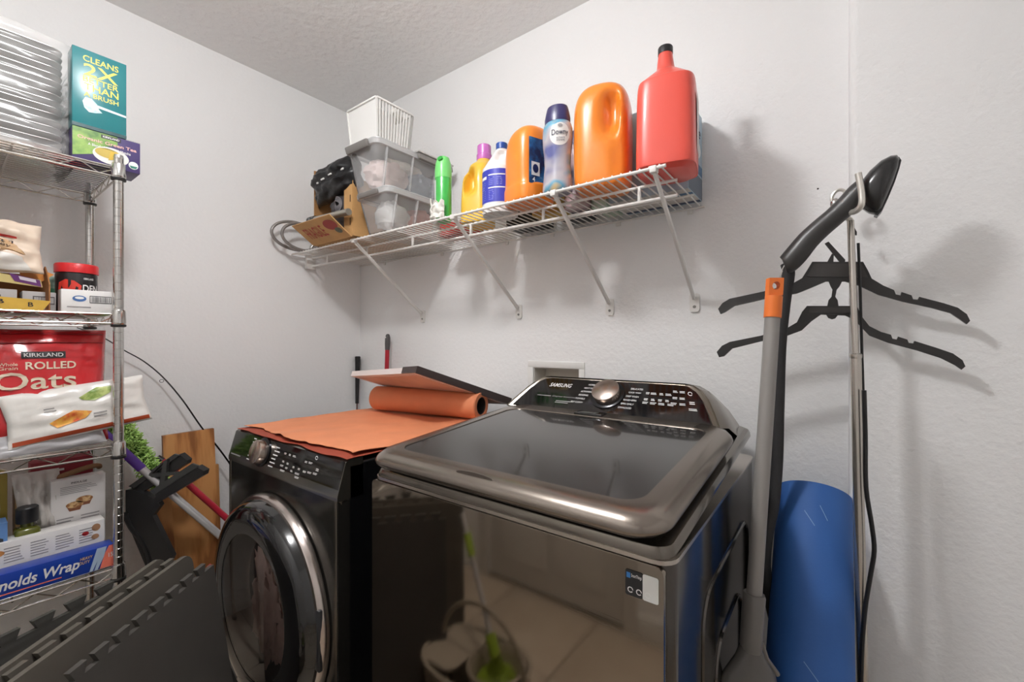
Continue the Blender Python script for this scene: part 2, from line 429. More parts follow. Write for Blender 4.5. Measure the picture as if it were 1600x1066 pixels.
# ceiling lamp
cl = thing('ceiling_light', 'small round white ceiling light over the machines', 'light', (LIGHT.x, LIGHT.y, ZC - .19))
MB().lathe([(.03, ZC - .075), (.048, ZC - .066), (.05, ZC - .04), (.075, ZC - .02), (.08, ZC)], TR((LIGHT.x, LIGHT.y, 0)), 40).build('base_ring', white_m, cl)
em = bpy.data.materials.new('lamp_glow'); em.use_nodes = True; nt = em.node_tree
e = nt.nodes.new('ShaderNodeEmission'); e.inputs[0].default_value = LIGHT_C; e.inputs[1].default_value = LIGHT_W
nt.links.new(e.outputs[0], nt.nodes['Material Output'].inputs[0])
MB().lathe([(.001, ZC - .16), (.04, ZC - .158), (.07, ZC - .150), (.088, ZC - .135), (.093, ZC - .118), (.085, ZC - .10), (.06, ZC - .085), (.045, ZC - .075)], TR((LIGHT.x, LIGHT.y, 0)), 40, caps=False).build('diffuser', em, cl)

# ================================================================ WASHER
WX0, WX1, WY0, WY1 = -.886, -.188, .625, 1.365
steel_m = M('dark_stainless', (150, 140, 128), .055, 1, bump=.012, bs=14, sx=(.4, 1, 60), det=2, dist=.001)
dpaint_m = M('dark_painted_metal', (118, 112, 104), .14, .92)
side_m = M('washer_side_paint', (96, 92, 88), .12, .9)
wa = thing('washing_machine', 'dark stainless top-load washing machine with a glass lid', 'washing machine', ((WX0 + WX1) / 2, (WY0 + WY1) / 2, 0))
mb = MB()
prof = rrect(WX0 + .004, WY0 + .004, WX1, WY1, .03, 5)
mb.prism(prof, lambda x, y, d: V((x, y, d)), .03, .928)
mb.build('cabinet', side_m, wa)
MB().prism(rrect(WX0 + .008, .05, WX1 - .010, .926, .012, 4), lambda x, y, d: V((x, d, y)), WY0 - .003, WY0 + .02).build('front_panel', steel_m, wa)
for x in (WX0 + .06, WX1 - .06):
    for y in (WY0 + .06, WY1 - .06): MB().lathe([(.022, 0), (.022, .015), (.012, .018), (.012, .032)], TR((x, y, 0)), 14).build('foot', black_m, wa)
# bright seam line, then the top deck
sm = MB(); sm.prism(rrect(WX0 + .0015, WY0 + .0005, WX1 + .002, WY1, .031, 5), lambda x, y, d: V((x, y, d)), .927, .9335)
sm.build('seam_trim', M('bright_trim', (200, 192, 182), .22, 1), wa)
dk = MB(); nr = []
for (z, g) in ((.9335, .003), (.942, .004), (.949, .008), (.952, .018)):
    nr.append([V((x, y, z + max(0, (y - WY0 - .03)) * .085)) for x, y in rrect(WX0 + g, WY0 + g, WX1 - g, WY1 - .002, .03, 5)])
dk.loft(nr); dk.build('top_deck', dpaint_m, wa)
# side-panel pressed outline on the right side
for (y0, y1, z0, z1) in ((.80, 1.26, .08, .80), (.90, 1.17, .15, .66)):
    P = rrect(y0, z0, y1, z1, .06, 5)
    MB().tube([V((WX1 + .0005, y, z)) for y, z in P], .004, 6, closed=True).build('pressed_rib', side_m, wa)
MB().prism(rrect(WX0 + .034, WY0 + .012, WX1 - .030, 1.15, .04, 5), lambda x, y, d: V((x, y, d + max(0, (y - WY0)) * .085)), .945, .965).build('lid_gap_shade', M('gap_shade_black', (10, 10, 10), .6), wa)  # black filler stands in for the shade under the lid's overhang
# lid: bull-nosed metal frame + dark glass, rising towards the console
def lidz(y): return .985 + (y - .60) * .085
LX0, LX1, LY0, LY1 = -.872, -.192, .597, 1.155
def lring(g, dz_, r):
    return [V((x, y, lidz(y) + dz_)) for x, y in rrect(LX0 + g, LY0 + g, LX1 - g, LY1 - (g if g > .04 else 0), r, 8)]
ld = MB()
rings = [lring(.035, -.021, .05), lring(.010, -.021, .055), lring(.002, -.014, .058), lring(0, -.008, .06), lring(.003, 0, .06), lring(.014, .009, .056), lring(.034, .0125, .05), lring(.052, .0125, .04), lring(.053, .009, .04)]
ld.loft(rings, caps=False)
ld.build('lid_frame', M('lid_bronze', (140, 131, 122), .24, .88), wa, angle=50)
glass_m = MCLEAR('dark_lid_glass', (120, 116, 112), .62, (26, 25, 25), .25, grough=.06, ior=1.6)
gl = MB()
gp = rrect(LX0 + .053, LY0 + .053, LX1 - .053, LY1 - .004, .04, 6)
gl.prism(gp, lambda x, y, d: V((x, y, lidz(y) + d)), .006, .0105); gl.build('lid_glass', glass_m, wa)
# tub under the glass
tub = MB(); cx, cy = -.54, .93
tub.lathe([(.262, .70), (.262, .955), (.268, .962), (.262, .966), (.238, .962), (.232, .95), (.23, .70)], TR((cx, cy, 0)), 48)
tub.build('tub_ring', M('tub_grey', (150, 150, 152), .3, .4), wa)
dish = MB(); dish.prism(rrect(LX0 + .05, LY0 + .055, LX1 - .05, LY1 - .01, .04, 5), lambda x, y, d: V((x, y, d)), .9690, .9700); dish.build('tub_cover', M('tub_cover_dark', (38, 37, 37), .3), wa)
# a slim handle scoop mark at the lid's front edge and the latch window at its back
MB().prism(circ((-.55, lidz(.615)), .045, .006, 20), lambda x, y, d: V((x, .612 + d, y + .010)), 0, .002).build('lid_scoop', M('scoop', (122, 114, 106), .3, .85), wa)
lt = MB(); lt.box((-.565, 1.125, lidz(1.125) + .0125), (.085, .04, .010), .003); lt.build('lid_latch', blackg_m, wa)
lw = MB(); lw.box((-.565, 1.118, lidz(1.12) + .0185), (.05, .022, .003), .001); lw.build('latch_window', M('latch_grey', (92, 92, 90), .2), wa)
# console: sloped glossy face with a metal surround, round shoulders
def cp(u, v):
    """console face, u 0..1 left to right, v 0..1 bottom to top"""
    x0 = -.878 + .05 * v; x1 = -.234 - .05 * v
    return V((x0 + (x1 - x0) * u, 1.150 + .105 * v, 1.034 + .094 * v))
CN = (cp(1, 0) - cp(0, 0)).cross(cp(.5, 1) - cp(.5, 0)).normalized()
fo = [(0, 0), (1, 0), (.995, .3), (.985, .62), (.965, .84), (.93, .965), (.89, 1), (.10, 1), (.06, .965), (.035, .86), (.015, .62), (.005, .3)]
# shell: extrude the face outline back and down to the rear
sh = MB()
front = [cp(u, v) for u, v in fo]
def grow(k, dy, dz):
    c = V((-.556, 0, 0)); out = []
    for p in front: out.append(V((c.x + (p.x - c.x) * k, p.y + dy, p.z + dz)))
    return out
top_r = [[V(p) for p in front], grow(1.016, -.002, .004), grow(1.055, .03, .0)]
back = []
for (u, v), p in zip(fo, front):
    x = -.556 + (p.x + .556) * 1.085; x = max(WX0 + .001, min(WX1 - .001, x))
    back.append(V((x, 1.30, .985 + (p.z - 1.034) * 1.42)))
back2 = [V((max(WX0 + .001, min(WX1 - .001, -.556 + (p.x + .556) * 1.0)), WY1 - .002, .985 + (p.z - .985) * .82)) for p in back]
sh.loft(top_r + [back, back2]); sh.build('console_shell', M('console_metal', (132, 124, 114), .2, .9), wa, angle=60)
cf = MB(); cf.prism(fo, lambda u, v, d: cp(u * .955 + .0225, .05 + v * .9) + CN * (.003 + d), -.004, .0015); cf.build('console_glass', blackg_m, wa)
# the end trim strip at the right of the console glass
cmp_ = lambda x, y: cp(x * .955 + .0225, .05 + y * .9) + CN * .0052
dispm = whiteink_m
text(wa, 'SAMSUNG', cmp_, .200, .76, .145, .125, dispm, bold=.012, sp=1.06)
text(wa, 'Digital Inverter', cmp_, .275, .38, .15, .05, greyink_m); lines(wa, cmp_, .10, .365, .19, .395, 1, greyink_m, 'small_print', .7, 0)
lines(wa, cmp_, .24, .17, .33, .27, 2, greyink_m, 'small_print', .5, .2)
L = ['NORMAL', 'HEAVY DUTY', 'ACTIVEWEAR', 'BEDDING', 'TOWELS', 'SELF CLEAN+']
Rr = ['DELICATES', 'QUICK WASH', 'DEEP WASH', 'RINSE+SPIN', 'SPIN ONLY', 'DOWNLOADED']
for k in range(6):
    text(wa, L[k], cmp_,   .402 - .008 * k, .84 - .115 * k, .055 if len(L[k]) < 8 else .07, .05, dispm)
    text(wa, Rr[k], cmp_,   .664 - .008 * k, .80 - .115 * k, .066, .05, dispm)
for (x, y, wd) in ((.725, .70, .02), (.755, .70, .03), (.795, .70, .02), (.83, .70, .03), (.72, .52, .02), (.755, .52, .02), (.79, .52, .02), (.825, .52, .02),
                   (.72, .42, .03), (.758, .42, .03), (.797, .42, .03), (.84, .42, .03), (.865, .80, .025), (.90, .80, .03), (.862, .62, .025), (.895, .62, .025), (.855, .46, .03), (.895, .46, .03), (.94, .34, .04)):
    lines(wa, cmp_, x - wd / 2, y - .035, x + wd / 2, y + .035, 2, dispm, 'button_print', .5, .25)
patch(wa, cmp_, circ((.935, .77), .011, .055, 16) + circ((.935, .77), .008, .038, 16)[::-1], dispm, 'power_symbol')
text(wa, '▷II', cmp_, .938, .52, .024, .08, dispm) if False else lines(wa, cmp_, .926, .47, .95, .56, 2, dispm, 'start_symbol', .5, 0)
kc = cp(.512, .55) + CN * .003
MB().lathe([(.052, 0), (.052, .004), (.047, .006)], TR(kc, CN), 40).build('dial_ring', M('dial_ring', (60, 60, 62), .2, .8), wa)
dial_m = M('brushed_dial', (196, 182, 172), .26, 1, bump=.1, bs=40, sx=(1, 1, 1), det=1)
MB().lathe([(.042, .004), (.042, .022), (.041, .026), (.038, .028), (.001, .0285)], TR(kc, CN), 40).build('dial', dial_m, wa)
# sticker with icons; the code square is left plain
fm = pmap((0, WY0 - .003, 0), (1, 0, 0), (0, 0, 1), .0008)
sl = at(977, 887, Y=WY0 - .004); sr = at(1004, 893, Y=WY0 - .004); se = at(1029, 899, Y=WY0 - .004)
z1 = sl.z - .001; z0 = z1 - .038
patch(wa, fm, rrect(sl.x, z0, sr.x, z1, .003), M('sticker_black', (40, 40, 42), .4), 'sticker')
patch(wa, fm, rrect(sr.x, z0, se.x, z1, .003), M('sticker_white', (232, 232, 228), .4), 'sticker_tag')
fm2 = pmap((0, WY0 - .003, 0), (1, 0, 0), (0, 0, 1), .0014)
text(wa, 'SmartThings', fm2, (sl.x + sr.x) / 2 + .004, z1 - .008, (sr.x - sl.x) * .6, .0065, whiteink_m)
patch(wa, fm2, rect(sl.x + .002, z1 - .012, sl.x + .008, z1 - .004), M('sticker_blue', (60, 130, 200), .4), 'sticker_mark')
for k in range(3):
    cx_ = sl.x + .008 + k * .013
    patch(wa, fm2, circ((cx_, z0 + .009), .0045, .0045, 10) + circ((cx_, z0 + .009), .003, .003, 10)[::-1], whiteink_m, 'sticker_icon')

# ================================================================ DRYER
DX0, DX1, DY0, DY1, DZ = -1.723, -1.036, .645, 1.41, .928
dgr_m = M('dryer_dark', (74, 72, 68), .14, .75)
dside_m = M('dryer_side_black', (16, 16, 18), .22)
dy = thing('dryer', 'black front-load dryer with a round glass door', 'dryer', ((DX0 + DX1) / 2, (DY0 + DY1) / 2, 0))
MB().lohi((DX0, DY0 + .01, .03), (DX1, DY1, DZ), .012, 3).build('cabinet', dside_m, dy)
MB().prism(rrect(DX0, .05, DX1, .842, .02, 5), lambda x, y, d: V((x, d, y)), DY0 - .014, DY0 + .02).build('front_panel', dgr_m, dy)
for s_, x in ((1, DX0), (-1, DX1)):
    MB().tube([(x + s_ * .012, DY0 - .004, .05), (x + s_ * .012, DY0 - .004, .84)], .012, 10).build('front_edge_trim', M('dryer_edge', (120, 114, 104), .25, .9), dy)
for x in (DX0 + .06, DX1 - .06):
    for y in (DY0 + .06, DY1 - .06): MB().lathe([(.022, 0), (.022, .015), (.012, .018), (.012, .04)], TR((x, y, 0)), 14).build('foot', black_m, dy)
# control panel: slopes back to the top edge
def dp(u, v): return V((DX0 + (DX1 - DX0) * u, DY0 - .016 + .026 * v, .838 + .096 * v))
DN = (dp(1, 0) - dp(0, 0)).cross(dp(0, 1) - dp(0, 0)).normalized()
sec = [(0, 0), (0, 1), (0, 1)]
ps = MB()
ringL = lambda x: [V((x, DY0 - .016, .832)), V((x, DY0 - .016, .845)), V((x, DY0 + .008, .929)), V((x, DY0 + .018, .936)), V((x, DY0 + .06, .937)), V((x, DY0 + .06, .832))]
ps.loft([ringL(DX0), ringL(DX1)]); ps.build('control_housing', M('dryer_panel_frame', (128, 124, 116), .2, .85), dy, angle=25)
MB().prism(rrect(.006, .06, .994, .97, .012, 4), lambda u, v, d: dp(u, v) + DN * d, -.002, .0016).build('control_glass', blackg_m, dy)
fd = lambda x, y: dp(x, y) + DN * .0022
kd = dp(.345, .55) + DN * .002
MB().lathe([(.046, 0), (.046, .003), (.043, .004)], TR(kd, DN), 36).build('dial_ring', M('dial_ring', (60, 60, 62)), dy)
MB().lathe([(.037, .002), (.037, .022), (.036, .026), (.033, .028), (.001, .0285)], TR(kd, DN), 36).build('dial', dial_m, dy)
for k in range(7): lines(dy, fd, .225 - .004 * k, .86 - .115 * k, .26 - .004 * k, .90 - .115 * k, 1, dispm, 'cycle_print', .9, .3)
for k in range(6): lines(dy, fd, .455 - .006 * k, .80 - .12 * k, .505 - .006 * k, .84 - .12 * k, 1, dispm, 'cycle_print', .9, .3)
for (x, y, wd) in ((.55, .72, .02), (.59, .72, .02), (.63, .72, .03), (.55, .48, .02), (.59, .46, .02), (.645, .42, .02), (.69, .42, .02), (.545, .35, .03), (.59, .33, .025), (.635, .3, .02), (.685, .28, .04), (.56, .22, .04),
                   (.73, .67, .02), (.765, .68, .03), (.735, .40, .025), (.775, .42, .035), (.815, .44, .03), (.69, .18, .04)):
    lines(dy, fd, x - wd / 2, y - .03, x + wd / 2, y + .03, 2, dispm, 'button_print', .5, .25)
lines(dy, fd, .815, .52, .835, .60, 2, dispm, 'start_symbol', .5, 0)
patch(dy, fd, circ((.80, .86), .010, .055, 14) + circ((.80, .86), .007, .036, 14)[::-1], dispm, 'power_symbol')
lines(dy, fd, .02, .16, .13, .21, 1, greyink_m, 'model_print', .8, 0)
# door
dc = V(((DX0 + DX1) / 2, 0, .47)); R0 = .312
T = TR((dc.x, DY0 - .014, dc.z), (0, -1, 0))
door = MB().lathe([(R0 - .012, -.002), (R0, .004), (R0 + .001, .018), (R0 - .006, .030), (R0 - .016, .032)], T, 72, caps=False)
door = door.build('door', M('door_chrome_ring', (196, 186, 180), .2, 1), dy)
MB().lathe([(R0 - .013, .026), (R0 - .018, .046), (R0 - .026, .062), (R0 - .042, .072), (R0 - .075, .075), (.208, .072)], T, 72, caps=False).build('door_rim', blackg_m, door, angle=60)
MB().lathe([(.21, .071), (.15, .074), (.08, .076), (.001, .076)], T, 56, caps=False).build('door_glass', MCLEAR('dark_door_glass', (244, 238, 235), .06, (20, 18, 18), .2, grough=.03), door, angle=60)
MB().lathe([(.208, .066), (.205, .045), (.19, .02), (.178, .0), (.170, -.002), (.160, .0)], T, 56, caps=False).build('gasket_ring', M('gasket', (150, 142, 140), .3, .5), door, angle=60)
MB().lathe([(.19, -.003), (.19, .001), (.001, .002)], T, 56, caps=False).build('drum_back', M('drum_dark', (40, 34, 34), .4), dy)
MB().box((dc.x + R0 - .02, DY0 - .04, dc.z + .0), (.03, .012, .16), .004).build('door_grip', M('grip_dark', (50, 50, 52), .3), door)
# pink laundry behind the glass
lb = MB(); lb.blob((dc.x + .04, DY0 - .044, dc.z - .0), (.095, .022, .155), 24, .5, 3.2, 4)
lb.build('laundry_bundle', M('pink_cloth', (240, 216, 210), .9, var=.12, vs=20, bump=.4, bs=30), org=(dc.x + .045, DY0 - .045, dc.z - .17), label='pale pink laundry seen through the dryer door glass', cat='laundry')
# ---------------------------------------------------------------- builder's paper and its roll on the dryer
paper_c = M('kraft_paper', (222, 140, 98), .7, var=.07, vs=9, bump=.25, bs=14, det=5, dist=.006)
sh_ = MB()
def pf(u, v):
    x = -1.705 + .665 * u
    y0 = .672 + .012 * math.sin(u * 9) + .03 * abs(noise.noise(V((u * 4, 0, 3)))) + .01 * noise.noise(V((u * 18, 1, 3)))
    y = y0 + (1.25 + .06 * u - y0) * v
    z = .946 + .004 * noise.noise(V((u * 5, v * 5, 0))) + .012 * max(0, 1 - v * 6) * (noise.noise(V((u * 6, .4, 8))) + .25)
    ex = max(0, (u - .93) / .07); z += .004 * ex * noise.noise(V((v * 9, 2, 2)))
    return V((x - .012 * noise.noise(V((v * 9, 7, 1))) * (1 if u > .9 else 0), y, z))
kp = thing('kraft_paper_sheet', 'orange kraft paper sheet with a torn edge spread over the dryer', 'paper', (-1.38, .97, .938))
sh_.sheet(pf, 44, 28, .0012); sh_.build('upper_layer', paper_c, kp)
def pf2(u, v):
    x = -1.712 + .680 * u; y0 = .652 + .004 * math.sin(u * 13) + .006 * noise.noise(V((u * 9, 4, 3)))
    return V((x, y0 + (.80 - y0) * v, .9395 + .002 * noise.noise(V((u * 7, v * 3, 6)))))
MB().sheet(pf2, 40, 6, .001).build('lower_layer', M('kraft_dark_rust', (150, 62, 40), .75, var=.08, vs=12), kp)  # second sheet in a darker rust tone, reaching ahead of the torn edge
pr = thing('kraft_paper_roll', 'thick roll of orange kraft paper lying on the dryer', 'paper roll', (-1.36, 1.22, .95))
ra, rb_ = V((-1.62, 1.175, 1.001)), V((-1.095, 1.265, 1.001)); ax = (rb_ - ra); Lr = ax.length
MB().lathe([(.034, 0), (.050, 0), (.0515, .003), (.0515, Lr - .003), (.050, Lr), (.034, Lr), (.034, Lr - .08), (.034, .0)], TR(ra, ax), 40, caps=False).build('paper_winding', paper_c, pr)
MB().lathe([(.034, .001), (.034, Lr - .0015), (.030, Lr - .0015), (.030, .001)], TR(ra, ax), 32, caps=False).build('core', M('core_dark', (40, 36, 34), .7), pr)
MB().lathe([(.0300, Lr - .05), (.0001, Lr - .05)], TR(ra, ax), 24, caps=False).build('core_plug', M('core_black', (16, 15, 15), .9), pr)
ov = MB()
rw = TR(ra, ax)
def rf(u, v):
    a = -PI * .78 + PI * .62 * v; r = .0526 + .0006 * noise.noise(V((u * 9, v * 4, 1)))
    e = (.04 * noise.noise(V((v * 5, 3, 1)))) * (1 - u)
    return rw @ V((r * math.cos(a), r * math.sin(a), Lr * (.68 + e + (.315 - e) * u)))
ov.sheet(rf, 14, 14, .0008); ov.build('torn_outer_wrap', paper_c, pr)
# ---------------------------------------------------------------- framed canvas resting on the roll
A, B, C = at(548, 588, t=1.85), at(650, 583, t=1.50), at(797, 632, Y=1.405)
fb = thing('framed_canvas', 'thin canvas with white and dark brown edges resting on the orange roll', 'canvas', (A + B + C) / 3)
U = B - A; W_ = C - B; N = U.cross(W_).normalized()
if N.z < 0: N = -N
P4 = [A, B, C, A + W_]
def slab(p, d0, d1): return [q + N * d0 for q in p], [q + N * d1 for q in p]
def slabmb(p, d0, d1):
    a, b = slab(p, d0, d1); return MB().add(a + b, [[3, 2, 1, 0], [4, 5, 6, 7], [0, 1, 5, 4], [1, 2, 6, 5], [2, 3, 7, 6], [3, 0, 4, 7]])
u1 = U.normalized(); w1 = W_.normalized()
slabmb(P4, 0, .022).build('canvas_panel', M('canvas_white', (226, 216, 212), .6), fb, smooth=False)
k = .82
slabmb([A + U * k, B + u1 * .004, B + u1 * .004 - U * 0 + w1 * -.004, A + U * k + w1 * -.004], 0, .024).build('corner_edge', M('dark_frame', (58, 46, 44), .4), fb, smooth=False)
slabmb([B - u1 * .004, B + u1 * .004, C + u1 * .004, C - u1 * .004], -.001, .025).build('side_edge', M('dark_frame'), fb, smooth=False)
slabmb([A + U * .06 + W_ * .05, A + U * .94 + W_ * .05, A + U * .94 + W_ * .95, A + U * .06 + W_ * .95], -.002, .001).build('backing', M('backing_orange_bounce', (206, 178, 164), .7, var=.12, vs=9), fb, smooth=False)  # pinkish tone has the orange light reflected from below painted in
# ================================================================ WIRE WALL SHELF
SZ, SY0, SY1, SXL, SXR = 1.690, 1.10, 1.495, -2.225, -.345
ws = thing('wire_wall_shelf', 'long white wire shelf mounted on the back wall above the machines', 'shelf', ((SXL + SXR) / 2, YB, SZ))
def rail(name, y, z, r, x0=SXL, x1=SXR): return MB().tube([(x0, y, z), (x1, y, z)], r, 10).build(name, white_m, ws)
rail('front_rail', SY0, SZ - .001, .0046); rail('back_rail', SY1, SZ - .006, .0035); rail('hang_rail', 1.196, SZ - .008, .0042); rail('hang_rail', 1.196, SZ - .050, .0050)
rail('middle_rail', 1.36, SZ - .006, .003)
n = 74; w0 = MB().tube([(SXL + .014, SY0 - .003, SZ + .0035), (SXL + .014, SY1, SZ - .0005)], .0022, 6).build('cross_wire', white_m, ws)
for k in range(1, n): dup(w0, (k * .02535, 0, 0))
for (px, py) in ((512, 404), (573, 393), (645, 381), (736, 358), (849, 336), (999, 297)):
    x = at(px, py, Y=1.196).x
    MB().box((x, 1.196, SZ - .029), (.009, .009, .042), .002).build('rail_spacer', white_m, ws)
for x in (-1.688, -1.085, -.672, -.376):
    br = MB().bar((x, 1.108, SZ - .008), (x, 1.488, 1.388), .014, .009, (1, 0, 0), .002).build('support_bracket', white_m, ws)
    MB().box((x, 1.104, SZ - .004), (.018, .022, .018), .003).build('bracket_clip', white_m, br)
    MB().prism(rrect(x - .015, 1.345, x + .015, 1.405, .008, 4), lambda a, b, d: V((a, d, b)), 1.4925, 1.4995).build('foot_plate', white_m, br)
    MB().lathe([(.005, 0), (.004, .003), (.001, .0035)], TR((x, 1.4925, 1.362), (0, -1, 0)), 12).build('screw', M('screw_grey', (140, 138, 134), .35, .8), br)
eb = MB().box((SXL + .012, 1.19, SZ - .028), (.022, .05, .075), .005).build('end_bracket', white_m, ws)
for x in (-2.0, -1.55, -1.15, -.92, -.64, -.39): MB().box((x, 1.4965, SZ - .012), (.018, .006, .022), .002).build('wall_clip', white_m, ws)
DZ_ = SZ + .0062                              # things stand on the wires here
# ---------------------------------------------------------------- coiled hose
hm = M('grey_hose', (142, 136, 132), .35, .3)
pts = []
for k in range(0, 121):
    a = k / 120; th = 2 * PI * 2.3 * a - .4
    pts.append(V((-2.195 + .10 * a + .012 * math.sin(th), 1.085 + .035 * a + (.125 - .03 * a) * math.cos(th), DZ_ + .082 - .02 * a + (.068 - .008 * a) * math.sin(th))))
hs = thing('coiled_hose', 'coil of grey flexible hose hanging off the left end of the wire shelf', 'hose', (-2.15, 1.1, DZ_))
MB().tube(pts, .0072, 10).build('hose', hm, hs)
MB().lathe([(.012, 0), (.012, .02), (.009, .024), (.009, .03)], TR(pts[-1], pts[-1] - pts[-3]), 14).build('hose_fitting', chrome_m, hs)
MB().lathe([(.012, 0), (.012, .02), (.009, .024), (.009, .03)], TR(pts[0], pts[0] - pts[2]), 14).build('hose_fitting', chrome_m, hs)
# ---------------------------------------------------------------- cardboard box, open to the front
BX0, BX1, BY0, BY1, BZ0, BZ1 = -1.985, -1.668, 1.085, 1.42, DZ_ + .004, 2.055
cb = thing('cardboard_box', 'open tan cardboard box stuffed with black gear beside the clear bins', 'box', ((BX0 + BX1) / 2, (BY0 + BY1) / 2, BZ0))
MB().lohi((BX0, BY0, BZ0), (BX1, BY1, BZ0 + .004)).build('bottom_panel', tan_m, cb)
MB().lohi((BX0, BY1 - .004, BZ0), (BX1, BY1, BZ1 + .03)).build('back_panel', tan2_m, cb)
MB().lohi((BX0, BY0, BZ0), (BX0 + .004, BY1, BZ1)).build('side_panel', tan2_m, cb)
rp = MB().lohi((BX1 - .004, BY0, BZ0), (BX1, BY1, BZ1 - .10)).build('side_panel', tan_m, cb)
MB().lohi((BX1 - .062, BY0 - .003, BZ0), (BX1 - .001, BY0 + .001, BZ1 - .13)).build('front_flap', M('cardboard'), cb)
for zz in (BZ0 + .05, BZ0 + .15): MB().lohi((BX1 - .016, BY0 - .0045, zz), (BX1 - .012, BY0 - .003, zz + .03)).build('flap_slot', M('slot_dark', (60, 40, 24), .9), cb)
MB().add([V((BX0 + .13, BY1 - .002, BZ1 + .02)), V((BX1, BY1 - .002, BZ1 + .02)), V((BX1, BY1 - .09, BZ1 + .09)), V((BX0 + .14, BY1 - .10, BZ1 + .105)),
          V((BX0 + .13, BY1 + .002, BZ1 + .022)), V((BX1, BY1 + .002, BZ1 + .022)), V((BX1, BY1 - .087, BZ1 + .093)), V((BX0 + .14, BY1 - .097, BZ1 + .108))],
         [[0, 1, 2, 3], [7, 6, 5, 4], [0, 4, 5, 1], [1, 5, 6, 2], [2, 6, 7, 3], [3, 7, 4, 0]]).build('top_flap', tan_m, cb, smooth=False)
# printed bottom flap folded out towards the room
f0, f1, f2, f3 = V((BX0 + .01, BY0 - .004, BZ0)), V((BX1, BY0 - .004, BZ0)), V((BX1 - .02, BY0 - .095, BZ0 + .078)), V((BX0 - .015, BY0 - .095, BZ0 + .078))
nn = (f1 - f0).cross(f3 - f0).normalized()
MB().add([f0, f1, f2, f3] + [p + nn * .004 for p in (f0, f1, f2, f3)], [[3, 2, 1, 0], [4, 5, 6, 7], [0, 1, 5, 4], [1, 2, 6, 5], [2, 3, 7, 6], [3, 0, 4, 7]]).build('printed_flap', tan_m, cb, smooth=False)
ff = pmap(f0, f1 - f0, f3 - f0, 0)
ff = (lambda g: (lambda x, y: g(x, y) + nn * .0050))(ff)
redink = M('red_ink', (172, 60, 44), .6)
text(cb, 'FRAGILE', ff, .115, .062, .15, .058, redink, shear=-.2, bold=.01)
patch(cb, ff, circ((.255, .078), .045, .026, 20), M('print_maroon', (150, 52, 44), .6), 'print')
patch(cb, (lambda g: (lambda x, y: g(x, y) + nn * .0006))(ff), circ((.275, .045), .022, .015, 16), M('print_green', (98, 100, 80), .6), 'print')
# things in the box
bagm = M('black_bag', (24, 24, 26), .34, bump=.5, bs=14, det=4, dist=.01)
bo, bof = pillow('black_pouch', 'black zip pouch with white dashes on top of the cardboard box contents', (-1.815, 1.098, 1.972), (1, 0, .10), (-.10, -.12, 1), (0, -1, -.12), .345, .150, .105, bagm, 5, ruffle=.022, cat='pouch')
for k, x in enumerate((-.085, -.030, .035, .11)):
    pb = bof(x, .012, .001); MB().box(pb, (.028 if k else .016, .005, .009), .002).build('white_dash', whitep_m, bo)
gm = M('charcoal_fabric', (74, 70, 72), .85, bump=.5, bs=60, det=3)
gg = MB(); gg.blob((-1.79, 1.16, 1.845), (.115, .075, .085), 20, .16, 2.5, 8, RZ(.1))
go = gg.build('fabric_bundle', gm, org=(-1.79, 1.16, 1.765), label='dark grey fabric bundle with cord below the black pouch in the box', cat='bag')
for j in range(4):
    MB().tube([V((-1.775 + .024 * math.cos(a) * (1 - .12 * j), 1.073 - .002 * j + .012 * abs(math.cos(a)), 1.855 + .032 * math.sin(a) * (1 - .2 * j))) for a in [2 * PI * q / 20 for q in range(20)]], .0028, 6, closed=True).build('cord', M('cord_grey', (112, 108, 110), .7), go)
ta, tb = at(484, 346, t=2.02), at(545, 331, t=1.83)
tp = thing('telescopic_pole', 'grey telescopic tube with a black end cap sticking out of the cardboard box', 'pole', ta)
d = (tb - ta)
MB().lathe([(.0145, .04), (.0145, d.length)], TR(ta, d), 18).build('tube', M('pole_grey', (168, 162, 152), .35, .6), tp)
MB().lathe([(.012, -.002), (.0185, .002), (.0185, .022), (.015, .024), (.015, .030), (.019, .032), (.019, .052), (.016, .054)], TR(ta, d), 18).build('end_cap', M('cap_dark', (48, 47, 48), .4), tp)
# ---------------------------------------------------------------- two clear bins and a basket
clear_m = MCLEAR('clear_bin_plastic', (255, 255, 255), .22, (252, 252, 252), .4, grough=.1, ior=1.2)
def bin_(name, label, x0, x1, y0, y1, z0, z1, inset, bowed):
    t = thing(name, label, 'storage bin', ((x0 + x1) / 2, (y0 + y1) / 2, z0))
    rings = []; N_ = 6
    for k in range(N_):
        f = k / (N_ - 1); g = inset * (1 - f)
        rings.append([V((x, y, z0 + (z1 - .012 - z0) * f)) for x, y in rrect(x0 + g, y0 + g, x1 - g, y1 - g, .03, 5)])
    m = MB(); m.loft(rings, caps=False); n_ = len(rings[0]); m.add(rings[0], [list(range(n_))]); m.build('tub', clear_m, t, angle=50)
    rm = MB(); rr = [(-.002, -.022), (.006, -.020), (.008, -.004), (.003, 0), (-.006, 0)]
    rm.loft([[V((x, y, z1 + q[1])) for x, y in rrect(x0 - q[0], y0 - q[0], x1 + q[0], y1 + q[0], .032, 5)] for q in rr], caps=False)
    rm.build('rim', MCLEAR('bin_rim_plastic', (255, 255, 255), .55, (244, 244, 244), .3, grough=.1, ior=1.3), t, angle=50)
    li = MB(); li.prism(rrect(x0 - .004, y0 - .004, x1 + .004, y1 + .004, .03, 5), lambda x, y, d_: V((x, y, z1 + d_)), -.001, .004); li.build('lid', MCLEAR('bin_rim_plastic'), t)
    for q in range(3):     # vertical flutes on the long side
        yy = y0 + (y1 - y0) * (.12 + .32 * q)
        MB().bar((x1 - inset + .002, yy, z0 + .012), (x1 + .002, yy, z1 - .022), .016, .004, (0, 1, 0), .001).build('flute', clear_m, t)
    return t
lat_m = M('latch_grey_plastic', (126, 122, 118), .4)
